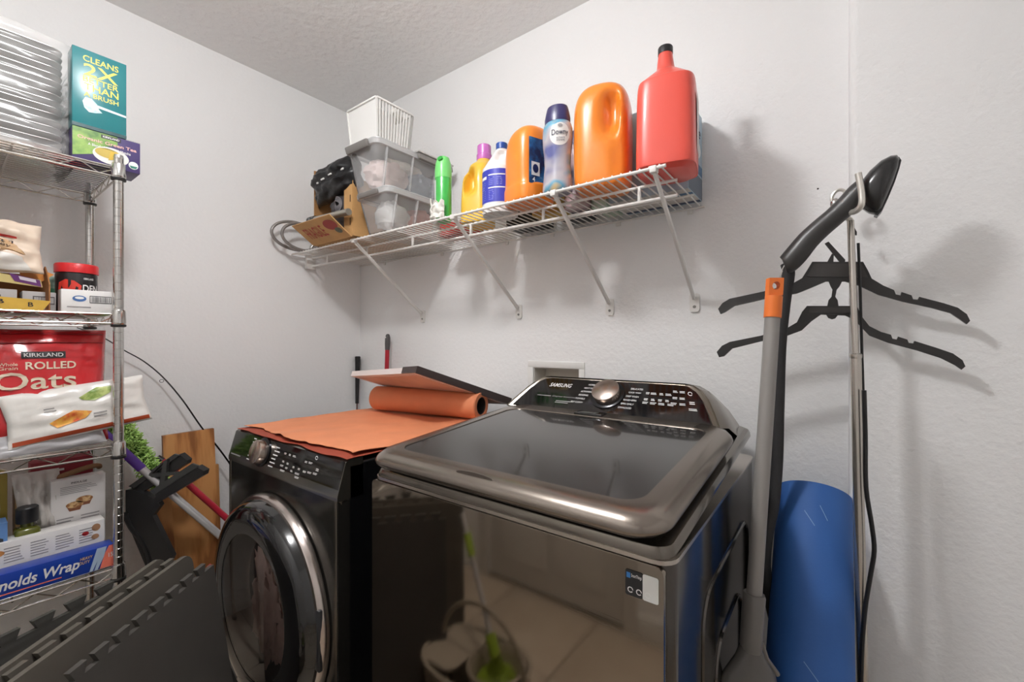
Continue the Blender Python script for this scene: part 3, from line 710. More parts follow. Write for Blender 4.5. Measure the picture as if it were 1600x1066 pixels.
B1 = bin_('storage_bin', 'lower clear plastic bin with a grey front latch on the wire shelf', -1.612, -1.402, 1.065, 1.40, DZ_, 1.856, .028, 0)
MB().box((-1.513, 1.051, 1.842), (.125, .014, .020), .004, R=Matrix.Rotation(.35, 3, 'X')).build('latch', lat_m, B1)
B2 = bin_('storage_bin', 'upper clear plastic bin with grey latches stacked on the lower bin', -1.655, -1.447, 1.045, 1.455, 1.862, 2.052, .026, 0)
MB().box((-1.555, 1.030, 2.034), (.145, .016, .030), .005, R=Matrix.Rotation(.35, 3, 'X')).build('latch', lat_m, B2)
MB().box((-1.432, 1.345, 2.040), (.016, .20, .026), .005, R=Matrix.Rotation(-.2, 3, 'Y')).build('latch', lat_m, B2)
MB().box((-1.437, 1.345, 2.060), (.026, .21, .008), .003).build('latch_hinge', M('latch_light', (196, 192, 188), .4), B2)
cl_cols = [((228, 208, 204), 'pale rose'), ((176, 186, 200), 'blue grey'), ((232, 228, 220), 'cream'), ((226, 170, 160), 'faded red'), ((220, 218, 216), 'light grey')]
for i, (x, y, z, rx, ry, rz, c, lb_) in enumerate((
        (-1.552, 1.17, 1.948, .074, .095, .070, 0, 'pale rose folded cloth near the front of the upper clear bin'),
        (-1.55, 1.345, 1.948, .07, .08, .068, 1, 'blue grey folded cloth at the back of the upper clear bin'),
        (-1.545, 1.25, 2.008, .055, .10, .026, 2, 'cream folded cloth across the top of the upper clear bin'),
        (-1.505, 1.165, 1.772, .066, .072, .062, 4, 'light grey folded cloth near the front of the lower clear bin'),
        (-1.505, 1.30, 1.772, .064, .07, .062, 3, 'faded red folded cloth at the back of the lower clear bin'))):
    m = MB(); m.blob((x, y, z), (rx, ry, rz), 16, .25, 2.6, i * 3)
    m.build('folded_cloth', M('cloth_%d' % i, cl_cols[c][0], .9, var=.15, vs=14, bump=.3, bs=30), org=(x, y, z - rz), label=lb_, cat='cloth')
# white slotted basket
KX0, KX1, KY0, KY1, KZ0, KZ1 = -1.668, -1.468, 1.06, 1.245, 2.0665, 2.224
bk = thing('slotted_basket', 'white slotted plastic basket on top of the upper clear bin', 'basket', ((KX0 + KX1) / 2, (KY0 + KY1) / 2, KZ0))
g = .012
def kpt(x, y, f): cx_, cy_ = (KX0 + KX1) / 2, (KY0 + KY1) / 2; s_ = 1 - .12 * (1 - f); return V((cx_ + (x - cx_) * s_, cy_ + (y - cy_) * s_, KZ0 + (KZ1 - KZ0) * f))
MB().prism([(KX0, KY0), (KX1, KY0), (KX1, KY1), (KX0, KY1)], lambda x, y, d_: kpt(x, y, 0) + V((0, 0, d_)), 0, .003).build('floor_panel', whitep_m, bk)
rmb = MB()
for a_, b_ in (((KX0, KY0), (KX1, KY0)), ((KX1, KY0), (KX1, KY1)), ((KX1, KY1), (KX0, KY1)), ((KX0, KY1), (KX0, KY0))):
    rmb.bar(kpt(*a_, .985), kpt(*b_, .985), .012, .008, (0, 0, 1), .002)
rmb.build('rim', whitep_m, bk)
MB().add([kpt(KX0, KY0, .0), kpt(KX1, KY0, .0), kpt(KX1, KY0, .97), kpt(KX0, KY0, .97)] + [p + V((0, .003, 0)) for p in (kpt(KX0, KY0, .0), kpt(KX1, KY0, .0), kpt(KX1, KY0, .97), kpt(KX0, KY0, .97))],
         [[0, 1, 2, 3], [7, 6, 5, 4], [0, 4, 5, 1], [1, 5, 6, 2], [2, 6, 7, 3], [3, 7, 4, 0]]).build('front_wall', whitep_m, bk, smooth=False)
for k in range(12):
    for j in range(6):
        pass
for side in ((KX1, KX1, KY0, KY1, 12), (KX0, KX0, KY0, KY1, 12), (KX0, KX1, KY1, KY1, 12)):
    xa, xb, ya, yb, nn_ = side
    for k in range(nn_ + 1):
        f = k / nn_; x = xa + (xb - xa) * f; y = ya + (yb - ya) * f
        MB().bar(kpt(x, y, .0), kpt(x, y, .97), .005 if k % nn_ else .009, .005, (1, 0, 0)).build('slat', whitep_m, bk, smooth=False)
MB().lohi((KX0 + .03, KY0 + .03, KZ0 + .005), (KX1 - .035, KY1 - .07, KZ1 - .02), .004).build('white_packet', paper_m, org=(-1.56, 1.14, KZ0 + .004), label='white paper packet inside the slotted basket', cat='packet')
MB().blob((-1.515, 1.19, KZ1 - .012), (.03, .028, .03), 12, .3, 3, 5).build('white_rag', M('rag_white', (226, 222, 214), .9), org=(-1.515, 1.19, KZ1 - .045), label='crumpled white rag poking out of the slotted basket', cat='rag')
# ---------------------------------------------------------------- bottles on the shelf
def T0(name, label, cat, x, y): return thing(name, label, cat, (x, y, DZ_))
# green aerosol
gx, gy = -1.184, 1.150
ga = T0('aerosol_can', 'green aerosol can between the clear bins and the yellow bottle', 'spray can', gx, gy)
MB().lathe([(.028, 0), (.031, .004), (.031, .165), (.029, .172)], TR((gx, gy, DZ_)), 28).build('can', M('green_can', (66, 178, 78), .3, coat=.4), ga)
MB().lathe([(.0315, .160), (.0315, .185), (.029, .215), (.022, .238), (.012, .243)], TR((gx, gy, DZ_)), 28).build('cap', M('green_cap', (120, 212, 118), .3), ga)
MB().lathe([(.010, .0), (.010, .006), (.006, .007)], TR((gx + .008, gy - .022, DZ_ + .226), (.3, -1, .5)), 14).build('nozzle', M('nozzle_green', (40, 150, 56), .3), ga)
cpatch(ga, cmap((gx, gy, DZ_), .031, -2.3), -.02, .03, .016, .15, M('label_white', (226, 230, 228), .4), 'label_patch')
rg = MB()
def rgf(u, v): 
    a = -2.7 + 2.0 * u; r = .046 + .010 * noise.noise(V((u * 5, v * 5, 2)))
    return V((gx + r * math.cos(a), gy + r * math.sin(a), DZ_ + .004 + (.062 + .026 * noise.noise(V((u * 6, 0, 9)))) * v))
rg.sheet(rgf, 20, 10, .002); rg.build('white_rag', M('rag_white'), org=(gx, gy - .04, DZ_), label='crumpled white rag in front of the green aerosol can', cat='rag')
# yellow detergent bottle with a pink-purple cap
yx, yy = -1.108, 1.262
yb_ = T0('detergent_bottle', 'yellow detergent bottle with a pink-purple cap', 'bottle', yx, yy)
ym = M('yellow_plastic', (240, 190, 66), .3, coat=.3, var=.04, vs=5)
def ydent(p):
    k = math.exp(-((p.x + .018) / .018) ** 4 - ((p.z - .155) / .046) ** 4)
    return V((p.x, p.y + (.062 * k if p.y < 0 else 0), p.z))
m = MB(); body(m, [(0, .050, .062, 0, 0, 4), (.006, .056, .068, 0, 0, 4), (.10, .054, .066, 0, 0, 4), (.17, .050, .062, .002, 0, 3.4), (.215, .040, .050, .010, .004, 3), (.238, .028, .032, .018, .008, 2.4), (.252, .026, .026, .020, .01, 2)], (yx, yy, DZ_), .35, 56, 7, ydent)
m.build('bottle_body', ym, yb_, angle=60)
q = RZ(.35) @ V((.020, .010, 0))
MB().lathe([(.0285, .248), (.0295, .252), (.0295, .268), (.027, .271), (.0265, .303), (.024, .306), (.001, .306)], TR((yx + q.x, yy + q.y, DZ_)), 28).build('cap', M('pink_cap', (202, 116, 192), .3), yb_)
# white bleach bottle with blue label
bx, by = -.955, 1.205
bb = T0('bleach_bottle', 'white bleach bottle with a blue label and blue cap', 'bottle', bx, by)
wm = M('white_hdpe', (234, 232, 230), .32, coat=.2)
def bdent(p):
    k = math.exp(-((p.x - .012) / .014) ** 4 - ((p.z - .195) / .020) ** 4)
    return V((p.x, p.y + (.024 * k if p.y < 0 else 0), p.z))
m = MB(); body(m, [(0, .058, .058, 0, 0, 2), (.006, .063, .063, 0, 0, 2), (.14, .063, .063, 0, 0, 2), (.155, .060, .060, 0, 0, 2), (.185, .042, .042, 0, 0, 2), (.215, .026, .026, .004, 0, 2), (.228, .019, .019, .006, 0, 2)], (bx, by, DZ_), .2, 56, 6, bdent)
m.build('bottle_body', wm, bb, angle=60)
MB().lathe([(.0205, .226), (.0205, .246), (.019, .248), (.001, .248)], TR((bx + .006, by, DZ_)), 24).build('cap', M('blue_cap', (38, 74, 150), .35), bb)
fmb = cmap((bx, by, DZ_), .0632, -PI / 2 + .15)
cpatch(bb, fmb, -.085, .028, .085, .140, M('label_blue', (58, 62, 176), .4), 'label_patch', 30, 2)
fmb2 = cmap((bx, by, DZ_), .0632, -PI / 2 + .15, .0014)
cpatch(bb, fmb2, -.050, .108, -.02, .118, whiteink_m, 'label_bar', 8, 1); cpatch(bb, fmb2, -.012, .118, .05, .122, whiteink_m, 'label_bar', 8, 1); cpatch(bb, fmb2, -.012, .074, .05, .078, whiteink_m, 'label_bar', 8, 1)
lm_ = M('label_pale_blue', (140, 144, 214), .45)
lines(bb, fmb2, -.048, .034, -.024, .10, 9, lm_); lines(bb, fmb2, -.010, .034, .012, .070, 6, lm_); lines(bb, fmb2, .020, .084, .044, .114, 5, lm_); lines(bb, fmb2, -.010, .084, .012, .114, 5, lm_)
# orange jugs
om = M('orange_plastic', (242, 138, 44), .28, coat=.35, var=.03, vs=4)
jx, jy = -.822, 1.190
j1 = T0('detergent_jug', 'smaller orange detergent jug with a dark blue label beside the bleach bottle', 'jug', jx, jy)
m = MB(); body(m, [(0, .062, .060, 0, 0, 3.4), (.008, .072, .070, 0, 0, 3.4), (.045, .075, .072, 0, 0, 3.2), (.06, .071, .070, 0, 0, 3.2), (.085, .068, .070, 0, 0, 3.2), (.16, .069, .070, 0, 0, 3), (.21, .063, .066, .004, 0, 2.8), (.238, .048, .052, .010, 0, 2.6), (.25, .024, .028, .016, 0, 2.2), (.252, .004, .005, .018, 0, 2)], (jx, jy, DZ_), -.35, 56, 6)
m.build('jug_body', om, j1, angle=60)
Rj = RZ(-.35); U_ = Rj @ V((0, 1, 0)); Nx = Rj @ V((1, 0, 0))
lab = MB(); 
def labf(u, v):
    y = -.050 + .10 * u; z = .05 + .145 * v
    return V((jx, jy, DZ_)) + Rj @ V((.0715 - .5 * max(0, abs(y) - .03) ** 1.6 + .0 * z, y, z))
lab.grid(labf, 10, 6); lab.build('label_patch', MRAMP('label_navy', [(.4, (22, 38, 84)), (.62, (40, 108, 170)), (.75, (150, 190, 210))], 26), j1)
flj = lambda x, y: V((jx, jy, DZ_)) + Rj @ V((.0728, x, y))
patch(j1, flj, rect(-.042, .075, -.010, .118), whiteink_m, 'label_square'); patch(j1, lambda x, y: flj(x, y) + Nx * .0004, circ((-.026, .097), .011, .014, 14), M('label_navy2', (24, 40, 90), .4), 'label_swirl')
text(j1, '4', flj, -.033, .062, None, .016, whiteink_m)
jx2, jy2 = -.566, 1.212
j2 = T0('detergent_jug', 'large orange detergent jug with a recessed handle beside the red jug', 'jug', jx2, jy2)
def jdent(p):
    k = math.exp(-((p.x - .036) / .020) ** 4 - ((p.z - .205) / .058) ** 4)
    k2 = math.exp(-((p.x - .052) / .016) ** 2) * math.exp(-((p.z - .07) / .05) ** 4)
    return V((p.x, p.y + (.042 * k + .006 * k2 if p.y < 0 else 0), p.z))
m = MB(); body(m, [(0, .062, .060, 0, 0, 3.6), (.010, .076, .072, 0, 0, 3.6), (.06, .082, .076, 0, 0, 3.4), (.20, .083, .077, 0, 0, 3.2), (.26, .078, .072, 0, 0, 3), (.295, .062, .058, 0, 0, 2.6), (.308, .036, .034, 0, 0, 2.2), (.311, .006, .006, 0, 0, 2)], (jx2, jy2, DZ_), .22, 72, 7, jdent)
m.build('jug_body', om, j2, angle=60)
# scent-bead bottles
def scent(x, y, label, pal, rot, full):
    t = T0('scent_bead_bottle', label, 'bottle', x, y)
    Rf = lambda z: .0485 - .0075 * math.exp(-((z - .085) / .05) ** 2)
    zz = [0, .003, .02, .05, .08, .11, .14, .17, .19, .203, .212]
    rr = [.043, .0475] + [Rf(z) for z in zz[2:8]] + [.047, .043, .037]
    MB().lathe(list(zip(rr, zz)), TR((x, y, DZ_)), 40, .82).build('bottle_body', pal, t, angle=60)
    cc = M('navy_cap', (52, 48, 92), .32)
    MB().lathe([(.0405, .208), (.0405, .222), (.037, .240), (.034, .252), (.032, .257), (.020, .256), (.001, .253)], TR((x, y, DZ_)), 36, .82).build('cap', cc, t, angle=60)
    if full:
        fm_ = lambda u, v: V((x, y, DZ_)) + V(((Rf(v) + .0009) * math.cos(rot + u / .047), (Rf(v) + .0009) * .82 * math.sin(rot + u / .047), v))
        mm = MB(); c0 = (-.0, .162); P = circ(c0, .032, .033, 28)
        mm.add([fm_(*c0)] + [fm_(c0[0] + (p[0] - c0[0]) * .5, c0[1] + (p[1] - c0[1]) * .5) for p in P] + [fm_(*p) for p in P], [[0, 1 + k, 1 + (k + 1) % 28] for k in range(28)] + [[1 + k, 29 + k, 29 + (k + 1) % 28, 1 + (k + 1) % 28] for k in range(28)])
        mm.build('label_disc', M('label_cream', (226, 222, 218), .45), t, angle=80)
        fm3 = lambda u, v: fm_(u, v) + V((math.cos(rot), math.sin(rot), 0)) * .0012
        text(t, 'Downy', fm3, 0, .165, .052, .022, M('navy_ink', (44, 44, 70), .5), bold=.004)
        text(t, 'ULTIMATE', fm3, .002, .150, .026, .005, M('navy_ink'), bold=0); text(t, 'SYSTEMS', fm3, .002, .143, .026, .005, M('navy_ink'), bold=0)
        patch(t, fm3, circ((0, .186), .007, .005, 14), greyink_m, 'label_mark')
        MB().grid(lambda u, v: fm_(-.03 + .004 * u, .03 + .075 * v) , 2, 6).build('sheen_strip', M('label_sheen', (236, 236, 240), .2), t) if False else None
    return t
pal1 = MRAMP('scent_sleeve', [(.3, (92, 96, 150)), (.42, (160, 156, 170)), (.52, (186, 178, 182)), (.60, (92, 160, 190)), (.68, (210, 178, 120)), (.8, (120, 170, 200))], 9, .22, (1, 1, 1.3), 2, coat=.6)
pal2 = MRAMP('scent_sleeve_pink', [(.3, (70, 60, 76)), (.5, (184, 156, 160)), (.65, (206, 190, 190)), (.8, (120, 140, 120))], 12, .22, coat=.5)
scent(-.680, 1.136, 'patterned scent bead bottle with a navy cap and cream round label', pal1, math.atan2(-1.136, .680) + .08, True)
scent(-.708, 1.312, 'pinkish scent bead bottle half hidden behind the navy capped one', pal2, -1.2, False)
# red jug with a long neck
rx, ry = -.372, 1.200
rj = T0('red_jug', 'tall red jug with a narrow neck and black cap', 'jug', rx, ry)
rm_ = M('red_plastic', (232, 88, 74), .34, coat=.25)
m = MB(); body(m, [(0, .058, .062, 0, 0, 4), (.010, .072, .076, 0, 0, 4), (.02, .076, .080, 0, 0, 4.5), (.12, .075, .079, 0, 0, 4.5), (.225, .073, .076, 0, 0, 4), (.245, .065, .068, 0, 0, 3.4), (.276, .036, .038, -.002, 0, 2.4), (.288, .025, .026, -.004, 0, 2), (.315, .0205, .0205, -.005, 0, 2), (.336, .018, .018, -.005, 0, 2)], (rx, ry, DZ_), .18, 64, 7)
m.build('jug_body', rm_, rj, angle=50)
MB().lathe([(.0195, .333), (.0195, .350), (.0185, .352), (.001, .352)], TR((rx - .005, ry - .001, DZ_)), 24).build('cap', M('black_cap', (34, 32, 34), .4), rj)
fr_ = lambda a, b: V((rx, ry, DZ_)) + RZ(.18) @ V((.0768, a, b))
patch(rj, fr_, rrect(-.035, .05, .035, .20, .01), M('label_pale', (222, 206, 202), .4), 'label_patch')
# blue-white carton at the end of the shelf
bc = carton('laundry_carton', 'pale blue and white laundry carton at the right end of the wire shelf', 'box', (-.600, 1.322, DZ_), (-.350, 1.482, 1.965), M('pale_blue_carton', (176, 198, 212), .45, var=.12, vs=12))
fx = pmap((-.350, 1.322, DZ_), (0, 1, 0), (0, 0, 1), .0007)
patch(bc, fx, rect(0.002, .075, .158, .105), M('print_steel_blue', (84, 122, 158), .5)); patch(bc, fx, rect(.002, .002, .158, .068), M('print_slate', (108, 118, 130), .5))
patch(bc, fx, circ((.09, .15), .05, .03, 20), M('print_white', (232, 234, 236), .5)); text(bc, 'ble', pmap((-.350, 1.322, DZ_), (0, 1, 0), (0, 0, 1), .0012), .10, .205, .07, .035, M('navy_ink'), shear=.2)
fbm = lambda x, y: V((-.600 + x, 1.322 + y, DZ_ - .0004))
patch(bc, fbm, rect(.0, .04, .25, .058), M('print_steel_blue')); patch(bc, fbm, rect(.0, .13, .25, .15), M('print_navy', (70, 84, 110), .5)); patch(bc, fbm, rect(0, .0, .25, .038), M('print_paper', (214, 210, 204), .5)); patch(bc, fbm, rect(0, .06, .25, .128), M('print_paper'))
# cartons standing behind the bottles, seen from below through the wires
for (x0, x1, y0, y1, h, c, nm, lb_) in (
        (-1.36, -1.20, 1.30, 1.40, .05, (176, 44, 44), 'red_pouch', 'flat red pouch behind the green aerosol can'),
        (-1.06, -.90, 1.375, 1.475, .16, (24, 26, 24), 'black_carton', 'black carton standing behind the bleach bottle'),
        (-.885, -.78, 1.30, 1.40, .11, (206, 172, 96), 'yellow_carton', 'small yellow carton behind the smaller orange jug'),
        (-.83, -.72, 1.41, 1.48, .15, (70, 74, 76), 'dark_grey_carton', 'dark grey carton against the wall behind the orange jugs'),
        (-.665, -.61, 1.33, 1.47, .17, (196, 214, 196), 'green_white_carton', 'pale green carton behind the large orange jug')):
    carton(nm, lb_, 'pouch' if 'pouch' in nm else 'box', (x0, y0, DZ_), (x1, y1, DZ_ + h), M('carton_' + nm, c, .5, var=.1, vs=10))
# ================================================================ CHROME RACK
RX0, RX1, RY0, RY1 = -2.175, -1.773, -.53, .345
rk = thing('chrome_wire_rack', 'chrome wire shelving rack against the left wall loaded with groceries', 'rack', ((RX0 + RX1) / 2, (RY0 + RY1) / 2, 0))
prof = [(.0125, .01)]
z = .03
while z < 1.81:
    prof += [(.0127, z), (.0122, z + .0006), (.0122, z + .0018), (.0127, z + .0024)]; z += .0254
prof += [(.0127, 1.815), (.011, 1.822), (.004, 1.824)]
po0 = MB().lathe(prof, TR((RX1, RY1, 0)), 24).build('post', chrome_m, rk, angle=18)
for x, y in ((RX0, RY1), (RX1, RY0), (RX0, RY0)): dup(po0, (x - RX1, y - RY1, 0))
ft0 = MB().lathe([(.02, 0), (.02, .008), (.011, .012)], TR((RX1, RY1, 0)), 16).build('foot', black_m, rk)
for x, y in ((RX0, RY1), (RX1, RY0), (RX0, RY0)): dup(ft0, (x - RX1, y - RY1, 0))
SHZ = [1.785, 1.335, .931, .556]           # top of the deck wires
first = None
def truss(a, b, zt, name):
    """two rails with a zig-zag wire between them"""
    a, b = V(a), V(b); L_ = (b - a).length; m = MB()
    m.tube([a + V((0, 0, zt)), b + V((0, 0, zt))], .003, 8); m.tube([a + V((0, 0, zt - .028)), b + V((0, 0, zt - .028))], .003, 8)
    n_ = max(4, int(L_ / .042)) // 2 * 2; P = [a.lerp(b, k / n_) + V((0, 0, zt - (.027 if k % 2 else .001))) for k in range(n_ + 1)]
    for p, q in zip(P, P[1:]): m.tube([p, q], .0018, 5, caps=False)
    return m.build(name, wirechrome_m, rk)
e_ = .002
z = SHZ[0]
base = [truss((RX1, RY0, 0), (RX1, RY1, 0), z - .003, 'front_truss'), truss((RX0, RY0, 0), (RX0, RY1, 0), z - .003, 'back_truss'),
        truss((RX0, RY1, 0), (RX1, RY1, 0), z - .003, 'end_truss'), truss((RX0, RY0, 0), (RX1, RY0, 0), z - .003, 'end_truss')]
for k in range(1, 18):
    x = RX0 + (RX1 - RX0) * k / 18
    base.append(MB().tube([(x, RY0 + .004, z - .0018), (x, RY1 - .004, z - .0018)], .0018, 6).build('deck_wire', wirechrome_m, rk))
for y in (RY0 + .22, RY0 + .44, RY0 + .66):
    base.append(MB().tube([(RX0 + .003, y, z - .007), (RX1 - .003, y, z - .007)], .003, 6).build('deck_bar', wirechrome_m, rk))
col = MB().lathe([(.0165, z - .036), (.0165, z - .033), (.0185, z - .030), (.0172, z + .006), (.0155, z + .010)], TR((RX1, RY1, 0)), 16)
c0 = col.build('collar', chrome_m, rk); base.append(c0)
blk0 = MB().lathe([(.0130, z - .043), (.0185, z - .041), (.0190, z - .035), (.0130, z - .033)], TR((RX1, RY1, 0)), 16).build('collar_sleeve', black_m, rk); base.append(blk0)
for x, y in ((RX0, RY1), (RX1, RY0), (RX0, RY0)):
    base.append(dup(c0, (x - RX1, y - RY1, 0))); base.append(dup(blk0, (x - RX1, y - RY1, 0)))
for zz in SHZ[1:]:
    for o in base: dup(o, (0, 0, zz - z))
EX = RX1 - .022                                     # front plane of what stands on the rack
def face(x, y, z_, off=.0007): return pmap((x, y, z_), (0, 1, 0), (0, 0, 1), off)
# ---------------------------------------------------------------- top shelf
z = SHZ[0] + .0005
tray_m = M('tray_steel', (226, 223, 220), .34, 1)
cx_, cy_ = -1.985, .035
nt_ = 16; pitch = .0195
for k in range(nt_):
    zt = z + .012 + k * pitch
    if k == 0:
        m = MB(); out = []
        for (g_, dz_) in ((.030, 0), (.020, .004), (.008, .016), (.000, .018), (.000, .0195), (.010, .0195), (.022, .006), (.032, .003)):
            out.append([V((x, y, zt + dz_)) for x, y in rrect(cx_ - .15 + g_, cy_ - .20 + g_, cx_ + .15 - g_, cy_ + .20 - g_, .03, 5)])
        m.loft(out); t0 = m.build('steel_tray', tray_m, org=(cx_, cy_, zt), label='stainless steel tray in the wrapped stack on the top rack shelf', cat='tray', group='trays in the wrapped stack')
    else: dup(t0, (0, 0, k * pitch))
wr = MB()
def wrf(a, v):
    c, s_ = math.cos(a), math.sin(a); r = .012 + .012 * noise.noise(V((c * 2.5, s_ * 2.5, v * 14))) + .006 * noise.noise(V((c * 7, s_ * 7, v * 30)))
    px_ = math.copysign(abs(c) ** .35, c); py_ = math.copysign(abs(s_) ** .35, s_)
    return V((cx_ + px_ * (.158 + r), cy_ + py_ * (.208 + r * .8 + .012), z + .002 + .345 * v + .01 * noise.noise(V((c, s_, v)))))
wr.loft([[wrf(2 * PI * i / 64, j / 40) for i in range(64)] for j in range(41)], caps=False)
wr.build('plastic_wrap', MCLEAR('plastic_film', (255, 255, 255), .28, (240, 238, 236), .3, grough=.15, ior=1.3), org=(cx_, cy_, z), angle=70, label='clear plastic wrap around the stack of steel trays', cat='plastic wrap')
# tea box, then the teal brush box on it
tb0, tb1 = .247, .402
tea = carton('tea_box', 'purple and green tea box under the teal brush box', 'box', (-1.90, tb0, z), (EX, tb1, z + .098), M('tea_purple', (70, 58, 108), .45))
ft = face(EX, tb0, z); ft2 = face(EX, tb0, z, .0013); ft3 = face(EX, tb0, z, .0019); W = tb1 - tb0
patch(tea, ft, [(0, .012), (.05, .03), (.075, .06), (.10, .072), (.10, .0975), (0, .0975)], MRAMP('tea_leaf_print', [(.35, (74, 120, 50)), (.65, (150, 186, 88))], 30))
patch(tea, ft, [(0, .098), (W, .098), (W, .0985), (0, .0985)], ink_m)
patch(tea, ft2, circ((.085, .034), .042, .026, 24), M('cup_white', (232, 230, 224), .4)); patch(tea, ft3, circ((.078, .040), .030, .015, 20), M('tea_gold', (196, 170, 76), .4)); patch(tea, face(EX, tb0, z, .0024), [(.078, .02), (.1, .028), (.102, .046), (.084, .05)], M('tea_bag', (212, 176, 56), .5))
patch(tea, ft2, circ((.138, .022), .012, .012, 18), M('seal_white', (232, 238, 234), .4)); patch(tea, ft3, [(.128, .020), (.148, .020), (.144, .013), (.132, .013)], M('seal_teal', (40, 120, 104), .4), 'seal_band')
text(tea, 'Organic Green Tea', ft3, .078, .069, .135, .013, M('tea_letter', (240, 190, 180), .5), bold=.02); text(tea, 'A Blend of Sencha & Matcha', ft3, .082, .055, .098, .008, whiteink_m)
br_ = carton('brush_box', 'teal toilet brush box with yellow lettering on the top rack shelf', 'box', (-1.865, .2465, z + .1005), (EX - .001, .3685, z + .335), M('teal_carton', (36, 122, 128), .28, coat=.35))
fb_ = face(EX - .001, .2465, z + .1005); yel = M('yellow_ink', (236, 216, 84), .4)
W = .122; H = .2345
text(br_, 'CLEANS', fb_, .063, .208, .080, .018, yel, bold=.012); text(br_, '2X', fb_, .063, .176, .078, .036, yel, bold=.012); text(br_, 'BETTER', fb_, .063, .147, .080, .017, yel, bold=.012)
text(br_, 'THAN', fb_, .064, .125, .078, .020, yel, bold=.012); text(br_, 'A BRUSH', fb_, .064, .102, .078, .014, yel, bold=.012)
patch(br_, fb_, [(.022, .078), (.028, .092), (.042, .092), (.054, .080), (.058, .066), (.066, .058), (.050, .052), (.036, .050), (.026, .060)], MRAMP('brush_head_print', [(.4, (178, 214, 218)), (.6, (226, 240, 240))], 60), 'brush_print')
patch(br_, fb_, [(.054, .078), (.121, .072), (.121, .066), (.057, .070)], M('handle_print', (222, 234, 236), .4), 'handle_print')
patch(br_, fb_, rect(.0, .0, .122, .010), M('teal_dark', (16, 66, 70), .4)); 
text(tea, 'KIRKLAND', ft3, .108, .0905, .036, .007, whiteink_m, bold=.02) if False else None
patch(tea, ft2, rect(.062, .083, .108, .094), ink_m, 'logo_band'); text(tea, 'KIRKLAND', ft3, .085, .0885, .038, .006, whiteink_m, bold=.02)
# ---------------------------------------------------------------- second shelf
z = SHZ[1] + .0005
wbx = carton('white_shipper', 'small white carton with a barcode in front of the red-lidded jar', 'box', (EX - .055, .224, z), (EX, .339, z + .066), paper_m)
f1 = face(EX, .224, z); patch(wbx, f1, circ((.038, .04), .015, .009, 20), M('blue_logo', (74, 112, 168), .5), 'logo'); patch(wbx, face(EX, .224, z, .0012), circ((.038, .042), .010, .004, 16), whiteink_m, 'logo_shine')
patch(wbx, f1, rect(.060, .028, .109, .050), ink_m, 'barcode_frame'); patch(wbx, face(EX, .224, z, .0012), rect(.0615, .030, .1075, .048), paper_m, 'barcode_field'); barcode(wbx, face(EX, .224, z, .0018), .064, .031, .106, .047)
lines(wbx, f1, .012, .010, .065, .020, 1, greyink_m)
jr = thing('nut_jar', 'black jar with a red lid and red print on the second rack shelf', 'jar', (-1.905, .272, z))
MB().lathe([(.045, 0), (.048, .006), (.048, .118), (.046, .126)], TR((-1.905, .272, z)), 36).build('jar_body', M('jar_black', (34, 30, 32), .35), jr)
MB().lathe([(.0505, .124), (.0505, .148), (.048, .152), (.001, .152)], TR((-1.905, .272, z)), 36).build('lid', M('red_lid', (206, 36, 40), .35), jr)
fj = cmap((-1.905, .272, z), .048, -.25); fj2 = cmap((-1.905, .272, z), .048, -.25, .0014); fj3 = cmap((-1.905, .272, z), .048, -.25, .002)
mm = MB(); mm.add([fj(x, y) for x, y in [(-.042, .06), (-.038, .092), (-.02, .102), (.0, .098), (.016, .084), (.014, .066), (-.005, .062), (-.02, .07)]], [[0, 1, 7], [1, 2, 7], [2, 3, 7], [3, 6, 7], [3, 4, 6], [4, 5, 6]]); mm.build('pepper_print', M('pepper_red', (208, 60, 48), .35), jr)
text(jr, 'DEN', fj2, .040, .077, .042, .021, whiteink_m, bold=.012); text(jr, 'ROA', fj2, .040, .052, .042, .019, whiteink_m, bold=.012); text(jr, 'KIRKLAND', fj2, .034, .106, .026, .006, whiteink_m)
gc = thing('green_can', 'green and white canister behind the yellow display carton', 'canister', (-2.0, .205, z))
MB().lathe([(.034, 0), (.035, .003), (.035, .10), (.033, .104), (.001, .104)], TR((-2.0, .205, z)), 28).build('canister_body', MRAMP('green_bands', [(.35, (104, 196, 158)), (.5, (190, 214, 202)), (.65, (70, 170, 128))], 16, .35, (0, 0, 3), 0), gc)
MB().lathe([(.035, .10), (.036, .102), (.036, .114), (.034, .117), (.001, .117)], TR((-2.0, .205, z)), 28).build('lid', M('canister_lid', (150, 178, 164), .4), gc)
gb = carton('grey_shipper', 'grey carton behind the white barcode carton', 'box', (-1.93, .155, z), (-1.862, .222, z + .058), M('grey_carton', (186, 182, 180), .6)); 
patch(gb, face(-1.862, .155, z), rect(.02, .022, .064, .045), M('dark_print', (90, 84, 86), .5)); barcode(gb, face(-1.862, .155, z, .0013), .023, .025, .062, .042, paper_m)
